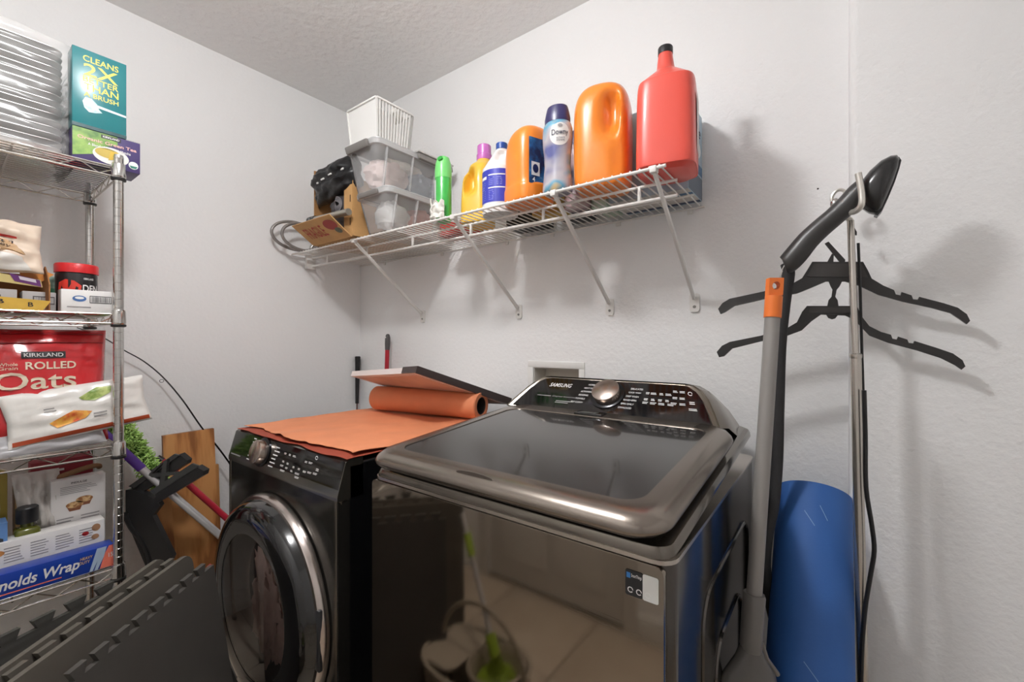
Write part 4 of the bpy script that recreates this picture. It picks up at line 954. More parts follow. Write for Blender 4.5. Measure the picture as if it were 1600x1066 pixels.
# open yellow display carton (floor, back, far side, low front lip, purple header)
dx_, dy0, dy1 = EX - .004, -.06, .200
dc_ = thing('display_carton', 'open yellow display carton with a purple header flap on the second rack shelf', 'box', (dx_ - .08, .07, z))
dyel = M('carton_yellow', (206, 166, 66), .5, var=.1, vs=20); din = M('carton_brown_inside', (150, 98, 52), .75)
MB().lohi((dx_ - .16, dy0, z), (dx_, dy1, z + .003)).build('floor_panel', din, dc_); MB().lohi((dx_ - .163, dy0, z), (dx_ - .16, dy1, z + .115)).build('back_panel', din, dc_)
sd = MB(); sd.prism([(dx_ - .16, z), (dx_, z), (dx_ + .002, z + .075), (dx_ - .03, z + .105), (dx_ - .08, z + .135), (dx_ - .16, z + .115)], lambda x, y, d_: V((x, d_, y)), dy1, dy1 + .003); sd.build('side_panel', din, dc_, smooth=False)
lp = MB(); lp.prism([(dy0, z), (dy1 - .012, z), (dy1 + .004, z + .028), (dy0, z + .045)], lambda y, q, d_: V((d_, y, q)), dx_, dx_ + .003); lp.build('front_lip', dyel, dc_, smooth=False)
text(dc_, 'B', pmap((dx_ + .003, 0, z), (0, 1, 0), (0, 0, 1)), .165, .016, .010, .012, ink_m); text(dc_, 'IB', pmap((dx_ + .003, 0, z), (0, 1, 0), (0, 0, 1)), .105, .022, .024, .012, ink_m)
hp = MB(); hp.prism([(dy0, z + .092), (dy1 - .012, z + .066), (dy1 - .016, z + .086), (dy0, z + .118)], lambda y, q, d_: V((d_ + (q - z - .09) * .3, y, q)), dx_ + .004, dx_ + .007); hp.build('header_flap', M('flap_cream', (226, 206, 140), .5), dc_, smooth=False)
pf_ = lambda y, q: V((dx_ + .0078 + (q - .09) * .3, y, z + q))
patch(dc_, pf_, [(.135, .078), (.186, .067), (.182, .085), (.125, .098)], M('header_purple', (112, 62, 122), .5)); patch(dc_, lambda a, b: pf_(a, b) + V((.0005, 0, 0)), [(.145, .083), (.176, .077), (.174, .086), (.142, .092)], M('header_white', (226, 218, 228), .5), 'header_field')
cnt = carton('grey_snack_box', 'grey snack box inside the yellow display carton', 'box', (dx_ - .12, -.03, z + .0035), (dx_ - .06, .145, z + .06), M('grey_carton')); patch(cnt, face(dx_ - .06, -.03, z + .0035), rect(.10, .012, .145, .04), M('dark_print'))
# bags above the display carton
sb, sf_ = pillow('snack_bag', 'crumpled cream snack bag lying on the yellow display carton', (-1.862, .075, z + .180), (0, 1, 0), (-.35, 0, 1), (1, 0, .35), .24, .155, .07, M('cream_bag', (226, 206, 186), .45, var=.08, vs=14, bump=.25, bs=30, det=4), 3, ruffle=.02)
spatch(sb, sf_, [(-.11, -.075), (.095, -.075), (.075, -.04), (-.11, -.03)], M('bag_white', (232, 228, 222), .4)); spatch(sb, sf_, [(-.11, -.025), (.085, -.035), (.05, .01), (-.11, .02)], M('bag_tan', (196, 160, 120), .5))
text(sb, 'otten', lambda x, y: sf_(x, y, .0032), .035, .0, .055, .014, ink_m, shear=.2); text(sb, 'hney', lambda x, y: sf_(x, y, .0032), .035, -.018, .045, .012, M('print_brownish', (120, 100, 80), .5), shear=.2); spatch(sb, sf_, [(-.11, .022), (.07, .012), (.068, .016), (-.11, .028)], M('bag_red', (200, 62, 56), .5))
MB().add([V((EX - .09, .155, z + .10)), V((EX - .085, .195, z + .09)), V((EX - .10, .222, z + .115)), V((EX - .13, .185, z + .135)), V((EX - .12, .15, z + .13))] + [V((EX - .096, .155, z + .10)), V((EX - .091, .195, z + .09)), V((EX - .106, .222, z + .115)), V((EX - .136, .185, z + .135)), V((EX - .126, .15, z + .13))],
         [[0, 1, 2, 3, 4], [9, 8, 7, 6, 5]] + [[k, (k + 1) % 5, 5 + (k + 1) % 5, 5 + k][::-1] for k in range(5)]).build('orange_packet', M('orange_packet', (196, 128, 60), .5), org=(EX - .11, .18, z + .09), smooth=False, label='folded orange paper packet beside the cream snack bag', cat='packet')
# ---------------------------------------------------------------- third shelf
z = SHZ[2] + .001
oat, of = pillow('oats_bag', 'large red oats bag standing on the third rack shelf', (-1.888, .182, z + .178), (0, 1, 0), (-.10, 0, 1), (1, 0, .10), .315, .350, .085, M('red_bag', (204, 38, 44), .24, coat=.5, bump=.2, bs=18, det=4, dist=.008), 11, ruffle=.010)
ofn = lambda x, y: of(x, y, .0028); ofn2 = lambda x, y: of(x, y, .0040)
spatch(oat, of, rect(-.030, .086, .060, .106), ink_m, 'logo_band'); text(oat, 'KIRKLAND', ofn2, .015, .096, .080, .011, whiteink_m, bold=.012)
cream = M('cream_ink', (226, 208, 184), .5)
text(oat, 'Whole', ofn, -.055, .070, .036, .009, cream); text(oat, 'Grain', ofn, -.055, .059, .036, .009, cream); text(oat, 'ROLLED', ofn, .030, .065, .105, .022, cream, bold=.02); text(oat, 'Oats', ofn, .0, .022, .165, .050, cream, bold=.012)
spatch(oat, of, [(-.06, -.035), (-.03, -.03), (.03, -.02), (.06, -.008), (.06, -.02), (.0, -.04), (-.05, -.048)], MRAMP('oat_print', [(.4, (170, 120, 80)), (.6, (224, 196, 160))], 90), 'oats_print')
spatch(oat, of, [(-.15, .158), (.15, .158), (.15, .162), (-.15, .162)], M('bag_seam', (150, 22, 30), .4), 'zip_seam'); spatch(oat, of, [(-.155, .130), (.15, .132), (.15, .134), (-.155, .132)], M('bag_seam'), 'zip_seam')
c_ = V((-1.832, .272, z + .112)); Uv = (at(228, 622, X=-1.80) - at(28, 660, X=-1.80)).normalized()
Wv = V((-.18, -Uv.z, Uv.y)).normalized()
vg, vf = pillow('vegetable_bag', 'white bag with vegetable print leaning on the oats bag', c_, Uv, Wv, Uv.cross(Wv), .315, .150, .036, M('white_bag', (232, 228, 222), .3, coat=.4, bump=.2, bs=16, det=4, dist=.006), 21, ruffle=.008)
if Uv.cross(Wv).x < 0: print('bag normal flipped')
spatch(vg, vf, [(-.075, -.025), (-.02, .0), (.02, -.012), (.0, -.03), (-.06, -.042)], MRAMP('carrot_print', [(.4, (214, 90, 50)), (.6, (238, 178, 80))], 40), 'carrot_print'); spatch(vg, vf, [(-.01, .03), (.04, .058), (.075, .055), (.07, .035), (.03, .018)], MRAMP('pea_print', [(.4, (120, 150, 60)), (.6, (196, 208, 130))], 40), 'pea_print')
spatch(vg, vf, [(-.15, -.070), (.152, -.070), (.152, -.058), (-.15, -.058)], M('bag_rust', (176, 74, 40), .4), 'bottom_band')
lines(vg, lambda x, y: vf(x, y, .003), -.08, .006, -.05, .020, 2, greyink_m); lines(vg, lambda x, y: vf(x, y, .003), .02, -.034, .06, -.016, 2, greyink_m)
c2 = V((-1.862, .20, z + .030))
vg2, vf2 = pillow('vegetable_bag', 'lower silver bag with weight print under the white vegetable bag', c2 + V((.02, 0, 0)), (0, 1, .06), (-.5, -.02, 1), (1, 0, .5), .255, .075, .04, M('silver_bag', (190, 188, 190), .3, coat=.3, bump=.2, bs=18, det=4), 31, ruffle=.006)
text(vg2, '32 OZ (2 LB) 907g', lambda x, y: vf2(x, y, .003), -.02, -.004, .11, .012, ink_m)
spatch(vg2, vf2, [(-.05, .008), (.12, .008), (.12, .032), (-.03, .032)], MRAMP('veg_print', [(.35, (70, 100, 50)), (.5, (206, 120, 50)), (.65, (190, 190, 90))], 40), 'vegetable_print')
bj = thing('black_canister', 'black canister at the left edge of the third rack shelf', 'canister', (-1.83, .068, z))
MB().lathe([(.036, 0), (.038, .004), (.038, .09), (.034, .10), (.03, .105)], TR((-1.83, .068, z)), 26).build('canister_body', M('canister_black', (30, 29, 31), .3), bj); MB().lathe([(.031, .104), (.031, .13), (.001, .131)], TR((-1.83, .068, z)), 26).build('lid', M('canister_grey', (120, 116, 114), .35), bj)
# ---------------------------------------------------------------- fourth shelf
z = SHZ[3] + .0005
ry1 = .338
rw_ = carton('foil_wrap_box', 'long blue foil wrap box at the front of the fourth rack shelf', 'box', (EX - .052, .02, z), (EX, ry1, z + .066), M('foil_blue', (24, 62, 160), .35, coat=.2))
f4 = face(EX, 0, z); f4b = face(EX, 0, z, .0013); f4c = face(EX, 0, z, .0019)
patch(rw_, f4, [(.306, .001), (ry1, .001), (ry1, .065), (.327, .065), (.318, .045)], M('foil_coral', (240, 126, 104), .4), 'end_panel')
for k, (a, b) in enumerate(((.283, .290), (.294, .301))):
    patch(rw_, f4b, [(a, .001), (b, .001), (b + .014, .035), (b + .021, .065), (a + .017, .065), (a + .009, .035)], M('foil_silver', (176, 196, 220), .35), 'stripe')
text(rw_, 'Reynolds Wrap', f4b, .160, .031, .205, .038, whiteink_m, bold=.022, shear=.25)
text(rw_, 'HEAVY', f4b, .277, .046, .028, .0085, M('gold_ink', (232, 190, 130), .4), bold=.012, shear=.2); text(rw_, 'DUTY', f4b, .273, .034, .024, .0085, M('gold_ink'), bold=.012, shear=.2)
lines(rw_, f4b, .10, .008, .225, .014, 1, M('foil_coral'), 'small_print', .5, 0); text(rw_, '15', f4b, .331, .036, .010, .013, whiteink_m)
xb = EX - .060
wp = carton('baking_carton', 'white baking mix carton behind the blue foil wrap box', 'box', (xb - .055, .02, z), (xb, .328, z + .132), paper_m)
g4 = face(xb, 0, z); 
for k in range(4): lines(wp, g4, .12 + .05 * k, .072, .16 + .05 * k, .118, 6, greyink_m, 'recipe_print', .3)
patch(wp, g4, circ((.308, .112), .010, .011, 16), M('cookie_print', (176, 132, 96), .5), 'cookie_print'); patch(wp, g4, circ((.306, .084), .009, .008, 16), M('cookie_print'), 'cookie_print'); patch(wp, g4, circ((.284, .100), .008, .006, 16), M('red_badge', (186, 40, 44), .5), 'red_badge')
patch(wp, g4, circ((.10, .104), .022, .010, 16), M('cookie_orange', (206, 140, 78), .5), 'cookie_print'); text(wp, 'Pin', g4, .283, .1, .009, .005, whiteink_m) if False else None
xm = EX - .128
ib = carton('muffin_mix_box', 'tall white muffin mix box with a muffin picture', 'box', (xm - .045, .218, z), (xm, .342, z + .262), M('mix_box', (222, 218, 216), .45))
g5 = face(xm, .218, z); text(ib, 'INDULGE', g5, .062, .248, .036, .006, ink_m); lines(ib, g5, .02, .214, .104, .240, 5, greyink_m); lines(ib, g5, .012, .10, .056, .145, 5, greyink_m); lines(ib, g5, .066, .10, .112, .145, 5, greyink_m)
for (a, b) in ((.052, .176), (.074, .188)):
    patch(ib, g5, [(a - .018, b), (a + .018, b), (a + .012, b - .016), (a - .012, b - .016)], M('muffin_cup', (134, 84, 58), .6), 'muffin_print'); patch(ib, face(xm, .218, z, .0012), circ((a, b + .003), .020, .010, 16), MRAMP('muffin_top', [(.4, (150, 100, 60)), (.6, (214, 178, 130))], 90), 'muffin_print')
ol = thing('oil_bottle', 'small green oil bottle with a black cap on the fourth rack shelf', 'bottle', (-1.905, .168, z))
MB().box((-1.905, .168, z + .075), (.052, .052, .15), .010, 3).build('bottle_body', M('olive_glass', (96, 100, 34), .12, coat=.5), ol)
MB().lathe([(.014, .148), (.014, .165)], TR((-1.905, .168, z)), 18).build('neck', M('olive_glass'), ol); MB().lathe([(.0225, .163), (.0235, .166), (.0235, .205), (.021, .208), (.001, .208)], TR((-1.905, .168, z)), 22).build('cap', M('oil_cap', (34, 34, 36), .4), ol)
sb2 = carton('salt_box', 'blue salt carton at the left edge of the fourth rack shelf', 'box', (-1.925, .02, z), (-1.868, .128, z + .185), M('salt_blue', (98, 140, 196), .45, var=.15, vs=6))
g6 = face(-1.868, .02, z); patch(sb2, g6, [(.065, .140), (.083, .150), (.10, .140), (.10, .12), (.083, .112), (.065, .12)], M('salt_dark', (50, 56, 66), .5), 'badge'); patch(sb2, face(-1.868, .02, z, .0012), rect(.066, .08, .099, .116), MRAMP('salt_print', [(.4, (226, 220, 208)), (.6, (190, 170, 140))], 60), 'label_patch'); patch(sb2, g6, [(.0, .0), (.108, .0), (.108, .05), (.05, .07), (0, .06)], MRAMP('grain_print', [(.4, (190, 170, 130)), (.6, (222, 210, 180))], 80), 'grain_print')
carton('cracker_carton', 'tan speckled carton at the back of the fourth rack shelf', 'box', (-2.05, .150, z), (-1.965, .222, z + .275), MRAMP('cracker_print', [(.4, (186, 146, 96)), (.6, (206, 172, 124))], 70))
yb2 = carton('yellow_pasta_box', 'olive yellow carton at the far left of the fourth rack shelf', 'box', (-2.06, .0, z), (-1.975, .135, z + .30), M('olive_yellow', (166, 146, 64), .5)); patch(yb2, face(-1.975, 0, z), circ((.095, .20), .026, .08, 20), M('pasta_cream', (206, 196, 168), .5), 'label_patch'); patch(yb2, face(-1.975, 0, z, .0012), circ((.10, .255), .010, .012, 14), M('red_badge'), 'red_badge')
pillow('plastic_bag', 'clear crinkled plastic bag between the tan carton and the muffin box', (-1.955, .205, z + .15), (0, 1, 0), (-.08, -.1, 1), (1, 0, .08), .10, .29, .05, M('bag_clear', (206, 200, 194), .3, coat=.5, bump=.4, bs=25, det=4, dist=.01), 41, ruffle=.02)
rb2 = carton('red_carton', 'dark red carton lying high at the back of the fourth rack shelf', 'box', (-2.13, .19, z), (-2.065, .335, z + .30), M('dark_red_carton', (150, 26, 44), .45)); lines(rb2, face(-2.065, .19, z), .01, .262, .075, .272, 1, whiteink_m, 'small_print', .7, 0)
MB().tube([V((-2.0, .25 + .1 * math.cos(a) * .9, z + .268 + .012 * math.sin(a * 2))) + V((.04 * math.sin(a), 0, 0)) for a in [PI * k / 14 for k in range(15)]], .008, 10).build('paper_twist', M('brown_paper', (140, 104, 72), .8, bump=.3, bs=40), org=(-2.0, .25, z + .25), label='twisted brown paper lying above the muffin mix box', cat='paper')
# ================================================================ LEFT CORNER, BETWEEN RACK AND DRYER
woodm = MRAMP('board_wood', [(.2, (146, 92, 48)), (.5, (190, 128, 72)), (.8, (206, 148, 90))], 3.2, .55, (1, 5, .6), 5, 'wave')
def board(label, y0, y1, h, xt, lean, th=.018):
    m = MB(); m.prism([(y0, 0), (y1, 0), (y1, h), (y0, h - .002)], lambda y, q, d: V((xt + d - lean * 0 + lean * (1 - q / h), y, q)), 0, th)
    m.build('wooden_board', woodm, org=(xt + lean, (y0 + y1) / 2, 0), angle=30, label=label, cat='board')
p0, p1 = at(254, 681, X=-2.15), at(334, 669, X=-2.15)
board('tall brown wooden board leaning on the left wall beside the dryer', p0.y, p1.y, .874, -2.165, .10)
p2 = at(345, 725, X=-2.19)
board('shorter wooden board behind the tall one next to the dryer', p1.y - .10, p1.y + .035, p2.z - .002, -2.212, .05, .015)
p3 = at(262, 775, X=-2.14)
board('low narrow wooden board in front of the tall board near the black stool', p0.y - .055, p0.y + .015, .68, -2.125, .16, .012)
# fishing rod arc
rp_ = [(120, 512), (160, 527), (193, 547), (225, 565), (255, 590), (285, 625), (315, 668), (345, 705), (372, 745), (400, 800), (425, 870)]
P = [at(x, y, X=-2.185 + .0004 * max(0, x - 240)) for x, y in rp_]
P = [V(q) for q in spline([tuple(p) for p in P], 5)]
fr_t = thing('fishing_rod', 'thin black bent fishing rod arching along the left wall', 'fishing rod', P[-1])
MB().tube(P, [.0016 + .0028 * k / len(P) for k in range(len(P))], 6).build('rod_blank', blackg_m, fr_t)
gpt = at(255, 592, X=-2.178)
MB().tube([gpt + V((.004, .007 * math.cos(a) - .006, .006 * math.sin(a) - .008)) for a in [2 * PI * k / 12 for k in range(12)]], .001, 5, closed=True).build('line_guide', black_m, fr_t)
# chenille mop pad
mp_ = thing('chenille_mop', 'fluffy green chenille mop on a purple and silver pole beside the rack', 'mop', at(228, 740, X=-2.06))
a0, a1 = at(172, 650, X=-2.09), at(258, 768, X=-2.06)
ax_ = (a1 - a0); sd_ = V((.2, .6, .6)).normalized()
MB().bar(a0, a1, .055, .02, (1, 0, 0), .006).build('mop_plate', M('mop_green_dark', (84, 128, 52), .9), mp_)
fz = MB(); random.seed(3)
for k in range(1500):
    t_ = random.random(); s_ = (random.random() - .5) * 2; s2 = (random.random() - .5) * 2
    c = a0 + ax_ * t_ + sd_ * (.036 * s_) * (1 - .3 * t_) + V((.022 * s2 + .008, 0, 0))
    d = V((random.gauss(.5, .6), random.gauss(0, .7) + .7 * s_, random.gauss(0, .7) + .5 * s_)).normalized() * (.010 + .010 * random.random())
    mid = c + d * .55 + V((random.gauss(0, .002), random.gauss(0, .002), -.001))
    fz.tube([c, mid, c + d], [.0022, .0027, .0014], 5)
fz.build('chenille_pile', MRAMP('chenille', [(.3, (150, 192, 92)), (.6, (186, 222, 126)), (.8, (212, 236, 164))], 40, .9), mp_, angle=80, kind='stuff')
q0, q1, q2 = at(196, 706, X=-2.005), at(222, 733, X=-1.985), at(345, 838, X=-1.86)
dd = (q2 - q1).normalized()
MB().tube([q0 - dd * .10, q1], .0145, 14).build('purple_grip', M('purple_plastic', (92, 52, 156), .4), mp_)
MB().tube([q1 - dd * .004, q2 + dd * .34], .0125, 14).build('silver_pole', M('silver_pole', (196, 194, 194), .3, .5), mp_)
r0, r1 = at(262, 728, X=-2.06), at(345, 802, X=-1.985)
dr_ = (r1 - r0).normalized()
rt = thing('red_pole', 'red metal pole slanting down behind the silver mop pole', 'pole', r1 + dr_ * .3)
MB().tube([r0 - dr_ * .03, r1 + dr_ * .30], .0115, 14).build('tube', M('red_pole', (176, 34, 52), .3), rt)
MB().tube([r0 - dr_ * .05, r0 - dr_ * .028], [.008, .0125], 12).build('end_cap', black_m, rt)
# folded black step stool
sk = thing('step_stool', 'black plastic folding step stool propped between the rack and the dryer', 'stool', at(240, 900, t=1.60))
stm = M('stool_black', (33, 32, 32), .36, bump=.1, bs=300)
def sp(px, py, dt=0): return at(px, py, t=1.56 + .0006 * (px - 250)) + V((-ST, CT, 0)) * (dt * .38)
def solid(name, pts, dt0, dt1, mat=stm, bev=False, parent=sk):
    a = [sp(x, y, dt0) for x, y in pts]; b = [sp(x, y, dt1) for x, y in pts]; n_ = len(pts)
    return MB().add(a + b, [list(range(n_)), [n_ + k for k in range(n_)][::-1]] + [[k, (k + 1) % n_, n_ + (k + 1) % n_, n_ + k] for k in range(n_)]).build(name, mat, parent, smooth=False)
solid('leg', [(196, 762), (274, 712), (286, 722), (284, 728), (206, 778)], .05, .12)
solid('leg_top', [(196, 762), (268, 711), (276, 713), (205, 765)], .03, .05, M('stool_dark_grey', (62, 62, 60), .38))
solid('leg', [(246, 771), (310, 728), (322, 735), (320, 742), (250, 784)], -.03, .05)
solid('leg_top', [(238, 766), (304, 723), (315, 727), (246, 771)], -.035, -.015, M('stool_dark_grey'))
solid('cross_brace', [(232, 742), (239, 740), (276, 738), (276, 742), (238, 746)], -.005, .03, M('stool_dark_grey'))
solid('cross_brace', [(256, 720), (262, 718), (256, 766), (247, 768)], -.005, .03, M('stool_dark_grey'))
solid('cross_brace', [(252, 726), (256, 722), (232, 745), (228, 744)], .0, .03, M('stool_dark_grey'))
solid('cross_brace', [(258, 756), (278, 742), (281, 744), (260, 760)], .0, .03, M('stool_dark_grey'))
solid('step_panel', [(196, 766), (206, 765), (250, 784), (202, 804), (196, 800)], .0, .07)
solid('step_panel', [(202, 803), (246, 776), (253, 789), (241, 805), (272, 868), (262, 890), (240, 890)], -.02, .03)
cvp = [sp(x, y, -.02) for x, y in ((197, 800), (207, 822), (222, 842), (232, 862), (240, 890))]
MB().tube([V(q) for q in spline([tuple(p) for p in cvp], 4)], .008, 8).build('curved_rib', stm, sk)
solid('side_rail', [(195, 806), (199, 804), (242, 894), (232, 894)], -.005, .05)
solid('lower_frame', [(228, 886), (270, 880), (330, 1000), (300, 1040)], .0, .06)
# puzzle foam mats, standing on edge
foam_m = M('foam_dark', (74, 70, 66), .85, var=.06, vs=9, bump=.2, bs=180, dist=.001)
foamr_m = M('foam_ribbed', (64, 62, 58), .8, bump=.9, bs=55, sx=(.02, .02, 1.0), det=0, dist=.004)
def foam(label, P1, P2, L_, H, lean, mat, th=.011, tab=.062, ph=0, flip=False):
    P1, P2 = V(P1), V(P2); d = (P2 - P1); d.z = 0; d.normalize(); n_ = V((-d.y, d.x, 0))
    if n_.dot(V((0, 0, 0)) - P1) < 0: n_ = -n_
    out = [(0, 0), (L_, 0), (L_, H - .02)]; x = L_ - .012 - ph
    while tab and x - tab * .5 > .01:
        w2 = tab * .26; out += [(x, H - .02), (x - .004, H - .020), (x + .005, H), (x - w2 * 2 - .005, H), (x - w2 * 2 + .004, H - .020)] ; x -= tab
    out = out + [(0, H - .02)] if tab else [(0, 0), (L_, 0), (L_, H)] + [(.03 - .03 * math.sin(q * PI / 8), H - .03 + .03 * math.cos(q * PI / 8)) for q in range(5)]
    m = MB(); m.prism(out, lambda a, b, q: P1 + d * a + n_ * (q - th / 2) + n_ * (lean * (1 - b / H)) + V((0, 0, b - P1.z)), 0, th)
    return m.build('foam_mat', mat, org=(P1.x, P1.y, 0), smooth=False, label=label, cat='foam mat', group='interlocking foam floor mats')
Z0 = .635
A1, A2 = at(329, 870, Z=Z0 + .003), at(88, 1066, Z=Z0)
foam('plain dark foam mat nearest the dryer door with a puzzle edge', A1, A2, .45, Z0, .10, foam_m, ph=.01, tab=.052)
fe_m = M('foam_edge', (92, 86, 78), .85, var=.06, vs=9)
foam('dark foam mat with a smooth border edge right behind the nearest mat', at(296, 864, Z=Z0 + .012), at(20, 1066, Z=Z0 + .01), .48, Z0 + .014, .10, fe_m, tab=0)
foam('short dark foam mat with tabs tucked between two smooth edged mats', at(280, 872, Z=Z0), at(8, 1066, Z=Z0), .48, Z0 + .014, .10, fe_m, ph=.02, tab=.055)
foam('dark foam mat with a smooth border edge nearest the black stool', at(254, 868, Z=Z0 + .022), at(-26, 1066, Z=Z0 + .02), .50, Z0 + .022, .10, fe_m, tab=0)
D1_, D2_ = at(205, 893, Z=Z0), at(-10, 1000, Z=Z0)
foam('ribbed dark foam mat in front of the rack legs', D1_, D2_, .30, Z0, .07, foamr_m, ph=.02)
# bottles on the floor between the mats and the dryer
for (px, py, lb_, c1, c2, r_, h_) in ((334, 985, 'grey bottle with a white and red top between the mats and dryer', (126, 128, 130), (206, 190, 186), .030, .34),
                                      (328, 912, 'dark red bottle standing behind the foam mats by the dryer', (150, 26, 46), (200, 44, 60), .024, .42)):
    t_ = 1.55 if 'grey' in lb_ else 1.62
    c = at(px, py, t=t_); c.z = 0
    b = thing('floor_bottle', lb_, 'bottle', c)
    MB().lathe([(r_ * .9, 0), (r_, .006), (r_, h_ * .62), (r_ * .75, h_ * .7), (r_ * .4, h_ * .76), (r_ * .4, h_ * .8)], TR(c), 24).build('bottle_body', M('bottle_%d' % c1[0], c1, .35), b)
    MB().lathe([(r_ * .5, h_ * .79), (r_ * .5, h_ * .90), (r_ * .42, h_ * .98), (.001, h_)], TR(c), 20).build('cap', M('bcap_%d' % c2[0], c2, .35), b)
    MB().lathe([(r_ * 1.01, h_ * .5), (r_ * 1.01, h_ * .6)], TR(c), 24, caps=False).build('label_band', M('band_red', (190, 36, 48), .4), b)
# handles standing behind the dryer
h0 = at(606, 522, Y=1.455); h1 = at(604, 582, Y=1.455)
bh = thing('broom_handle', 'red broom handle with a dark grip standing behind the dryer', 'broom', V((h0.x - .03, 1.43, 0)))
d_ = (h1 - h0).normalized(); foot = V((h0.x - .035, 1.435, .03))
gl_ = .085
MB().tube([foot, h0 + (foot - h0).normalized() * gl_], .0115, 12).build('shaft', M('red_shaft', (178, 32, 48), .35), bh)
dn = (foot - h0).normalized()
MB().tube([h0 + dn * k for k in (0, .006, .02, .05, gl_)], [.005, .010, .0135, .014, .012], 14).build('grip', M('grip_grey', (82, 80, 80), .5), bh)
MB().tube([h0 + dn * .018 + V((0, -.0135, 0)), h0 + dn * .018 + V((0, -.0142, 0))], .004, 10).build('hang_hole', white_m, bh)
MB().box(foot + V((0, -.02, 0)), (.20, .04, .06), .01).build('broom_head', black_m, bh)
k0 = at(559, 557, Y=1.47); kf = V((k0.x + .0, 1.45, .02)); kd_ = (kf - k0).normalized()
bp = thing('club_grip', 'black tapered handle standing in the back left corner', 'handle', kf)
MB().tube([k0, k0 + kd_ * .004, k0 + kd_ * .03, k0 + kd_ * .27], [.012, .0155, .014, .0095], 16).build('grip', M('rubber_black', (28, 27, 28), .6), bp)
MB().tube([k0 + kd_ * .27, kf], .006, 10).build('shaft', chrome_m, bp); MB().box(kf + V((.03, -.01, .01)), (.08, .03, .03), .008).build('foot_block', black_m, bp)
# ================================================================ RIGHT SIDE
# rolled blue mat leaning on the back wall
blue_m = M('blue_mat', (46, 96, 166), .62, var=.05, vs=6, bump=.15, bs=220, dist=.001)
ta_, tb_ = V((-.055, 1.398, .845)), V((-.055, .79, .060)); axv = ta_ - tb_; La = axv.length
bm_ = MB(); Tm = TR(tb_, axv); prof_ = []; turns = 3.2; NS = 130
def spir(q, th):
    a = 2 * PI * turns * q; r = .088 - .011 * turns * (1 - q) + th; return r * math.cos(a + 1.0), r * math.sin(a + 1.0)
ring_o = [spir(k / NS, 0) for k in range(NS + 1)]; ring_i = [spir(k / NS, -.008) for k in range(NS, -1, -1)]
bm_.prism(ring_o + ring_i, lambda x, y, d: Tm @ V((x, y, d)), 0, La)
bmo = bm_.build('rolled_mat', blue_m, org=tb_, angle=40, label='rolled blue exercise mat leaning on the wall beside the washer', cat='exercise mat')
for k, (zz, aa, Ls) in enumerate(((.55, -.9, .05), (.60, -.6, .06), (.92, -.7, .04), (.50, -.5, .04), (.94, -.35, .03))):
    pts = [Tm @ V((.0884 * math.cos(aa + q * Ls * 6 / 8 - 1.0), .0884 * math.sin(aa + q * Ls * 6 / 8 - 1.0), La * zz - q * .004)) for q in range(9)]
    MB().tube(pts, .0008, 4).build('scuff_mark', M('scuff_white', (150, 180, 214), .8), bmo)
# grey pole with an orange hanging cap
ptop, pbot = at(1211, 434, Y=1.065), at(1178, 935, Y=1.0)
dv = (ptop - pbot).normalized()
gp_ = thing('dustpan_pole', 'grey long-handled dustpan with an orange hanging cap beside the washer', 'dustpan', pbot - dv * .69)
pole_m = M('grey_pole', (150, 146, 142), .4, .2); org_m = M('orange_cap', (238, 122, 48), .4)
MB().tube([pbot - dv * .02, ptop - dv * .075], .0145, 18).build('pole', pole_m, gp_)
MB().tube([ptop - dv * .085, ptop - dv * .040], .0165, 18).build('orange_sleeve', org_m, gp_)
# eyelet: a tongue with a real hole
sdx = V((CT, ST, 0)); nrm = dv.cross(sdx).normalized()
outer = [(.015, -.042), (.015, -.006), (.010, .0), (-.010, .0), (-.015, -.006), (-.015, -.042)]
hole = circ((0, -.018), .0085, .0085, 14)
ey = MB(); 
ro = []
for k in range(14):
    a = 2 * PI * k / 14; c_, s_ = math.cos(a), math.sin(a); sc = min(.0150 / max(abs(c_), 1e-6), .0185 / max(abs(s_), 1e-6)); ro.append((c_ * sc, -.020 + s_ * sc))
fe = lambda x, y, d: ptop + sdx * x + dv * y + nrm * d
vs = [fe(x, y, -.007) for x, y in ro] + [fe(x, y, -.007) for x, y in hole] + [fe(x, y, .007) for x, y in ro] + [fe(x, y, .007) for x, y in hole]
fs = []
for k in range(14):
    j = (k + 1) % 14
    fs += [[k, j, 14 + j, 14 + k], [28 + k, 42 + k, 42 + j, 28 + j], [k, 28 + k, 28 + j, j], [14 + k, 14 + j, 42 + j, 42 + k]]
ey.add(vs, fs); ey.build('hanging_eyelet', org_m, gp_, angle=50)
soc_m = MCLEAR('smoky_plastic', (196, 194, 190), .62, (118, 114, 110), .3)
MB().tube([pbot + dv * .01, pbot + dv * .006, pbot - dv * .10], [.0195, .021, .0205], 12).build('socket', M('socket_grey', (116, 112, 108), .35), gp_)
dk_ = []
for (zz, wd, dp_) in ((-.09, .019, .018), (-.115, .030, .018), (-.145, .052, .020), (-.18, .062, .022), (-.42, .064, .03), (-.66, .066, .045)):
    c = pbot + dv * zz; dk_.append([c + V((CT, ST, 0)) * (wd * math.cos(a)) * 1.0 + V((-ST, CT, 0)) * (dp_ * math.sin(a)) for a in [2 * PI * k / 24 for k in range(24)]])
MB().loft(dk_).build('pan_hopper', soc_m, gp_, angle=60)
MB().tube([pbot - dv * .085 + sdx * .02 - nrm * .0, pbot - dv * .12 + sdx * .034, pbot - dv * .15 + sdx * .058], .005, 8).build('hinge_arm', M('socket_grey'), gp_)
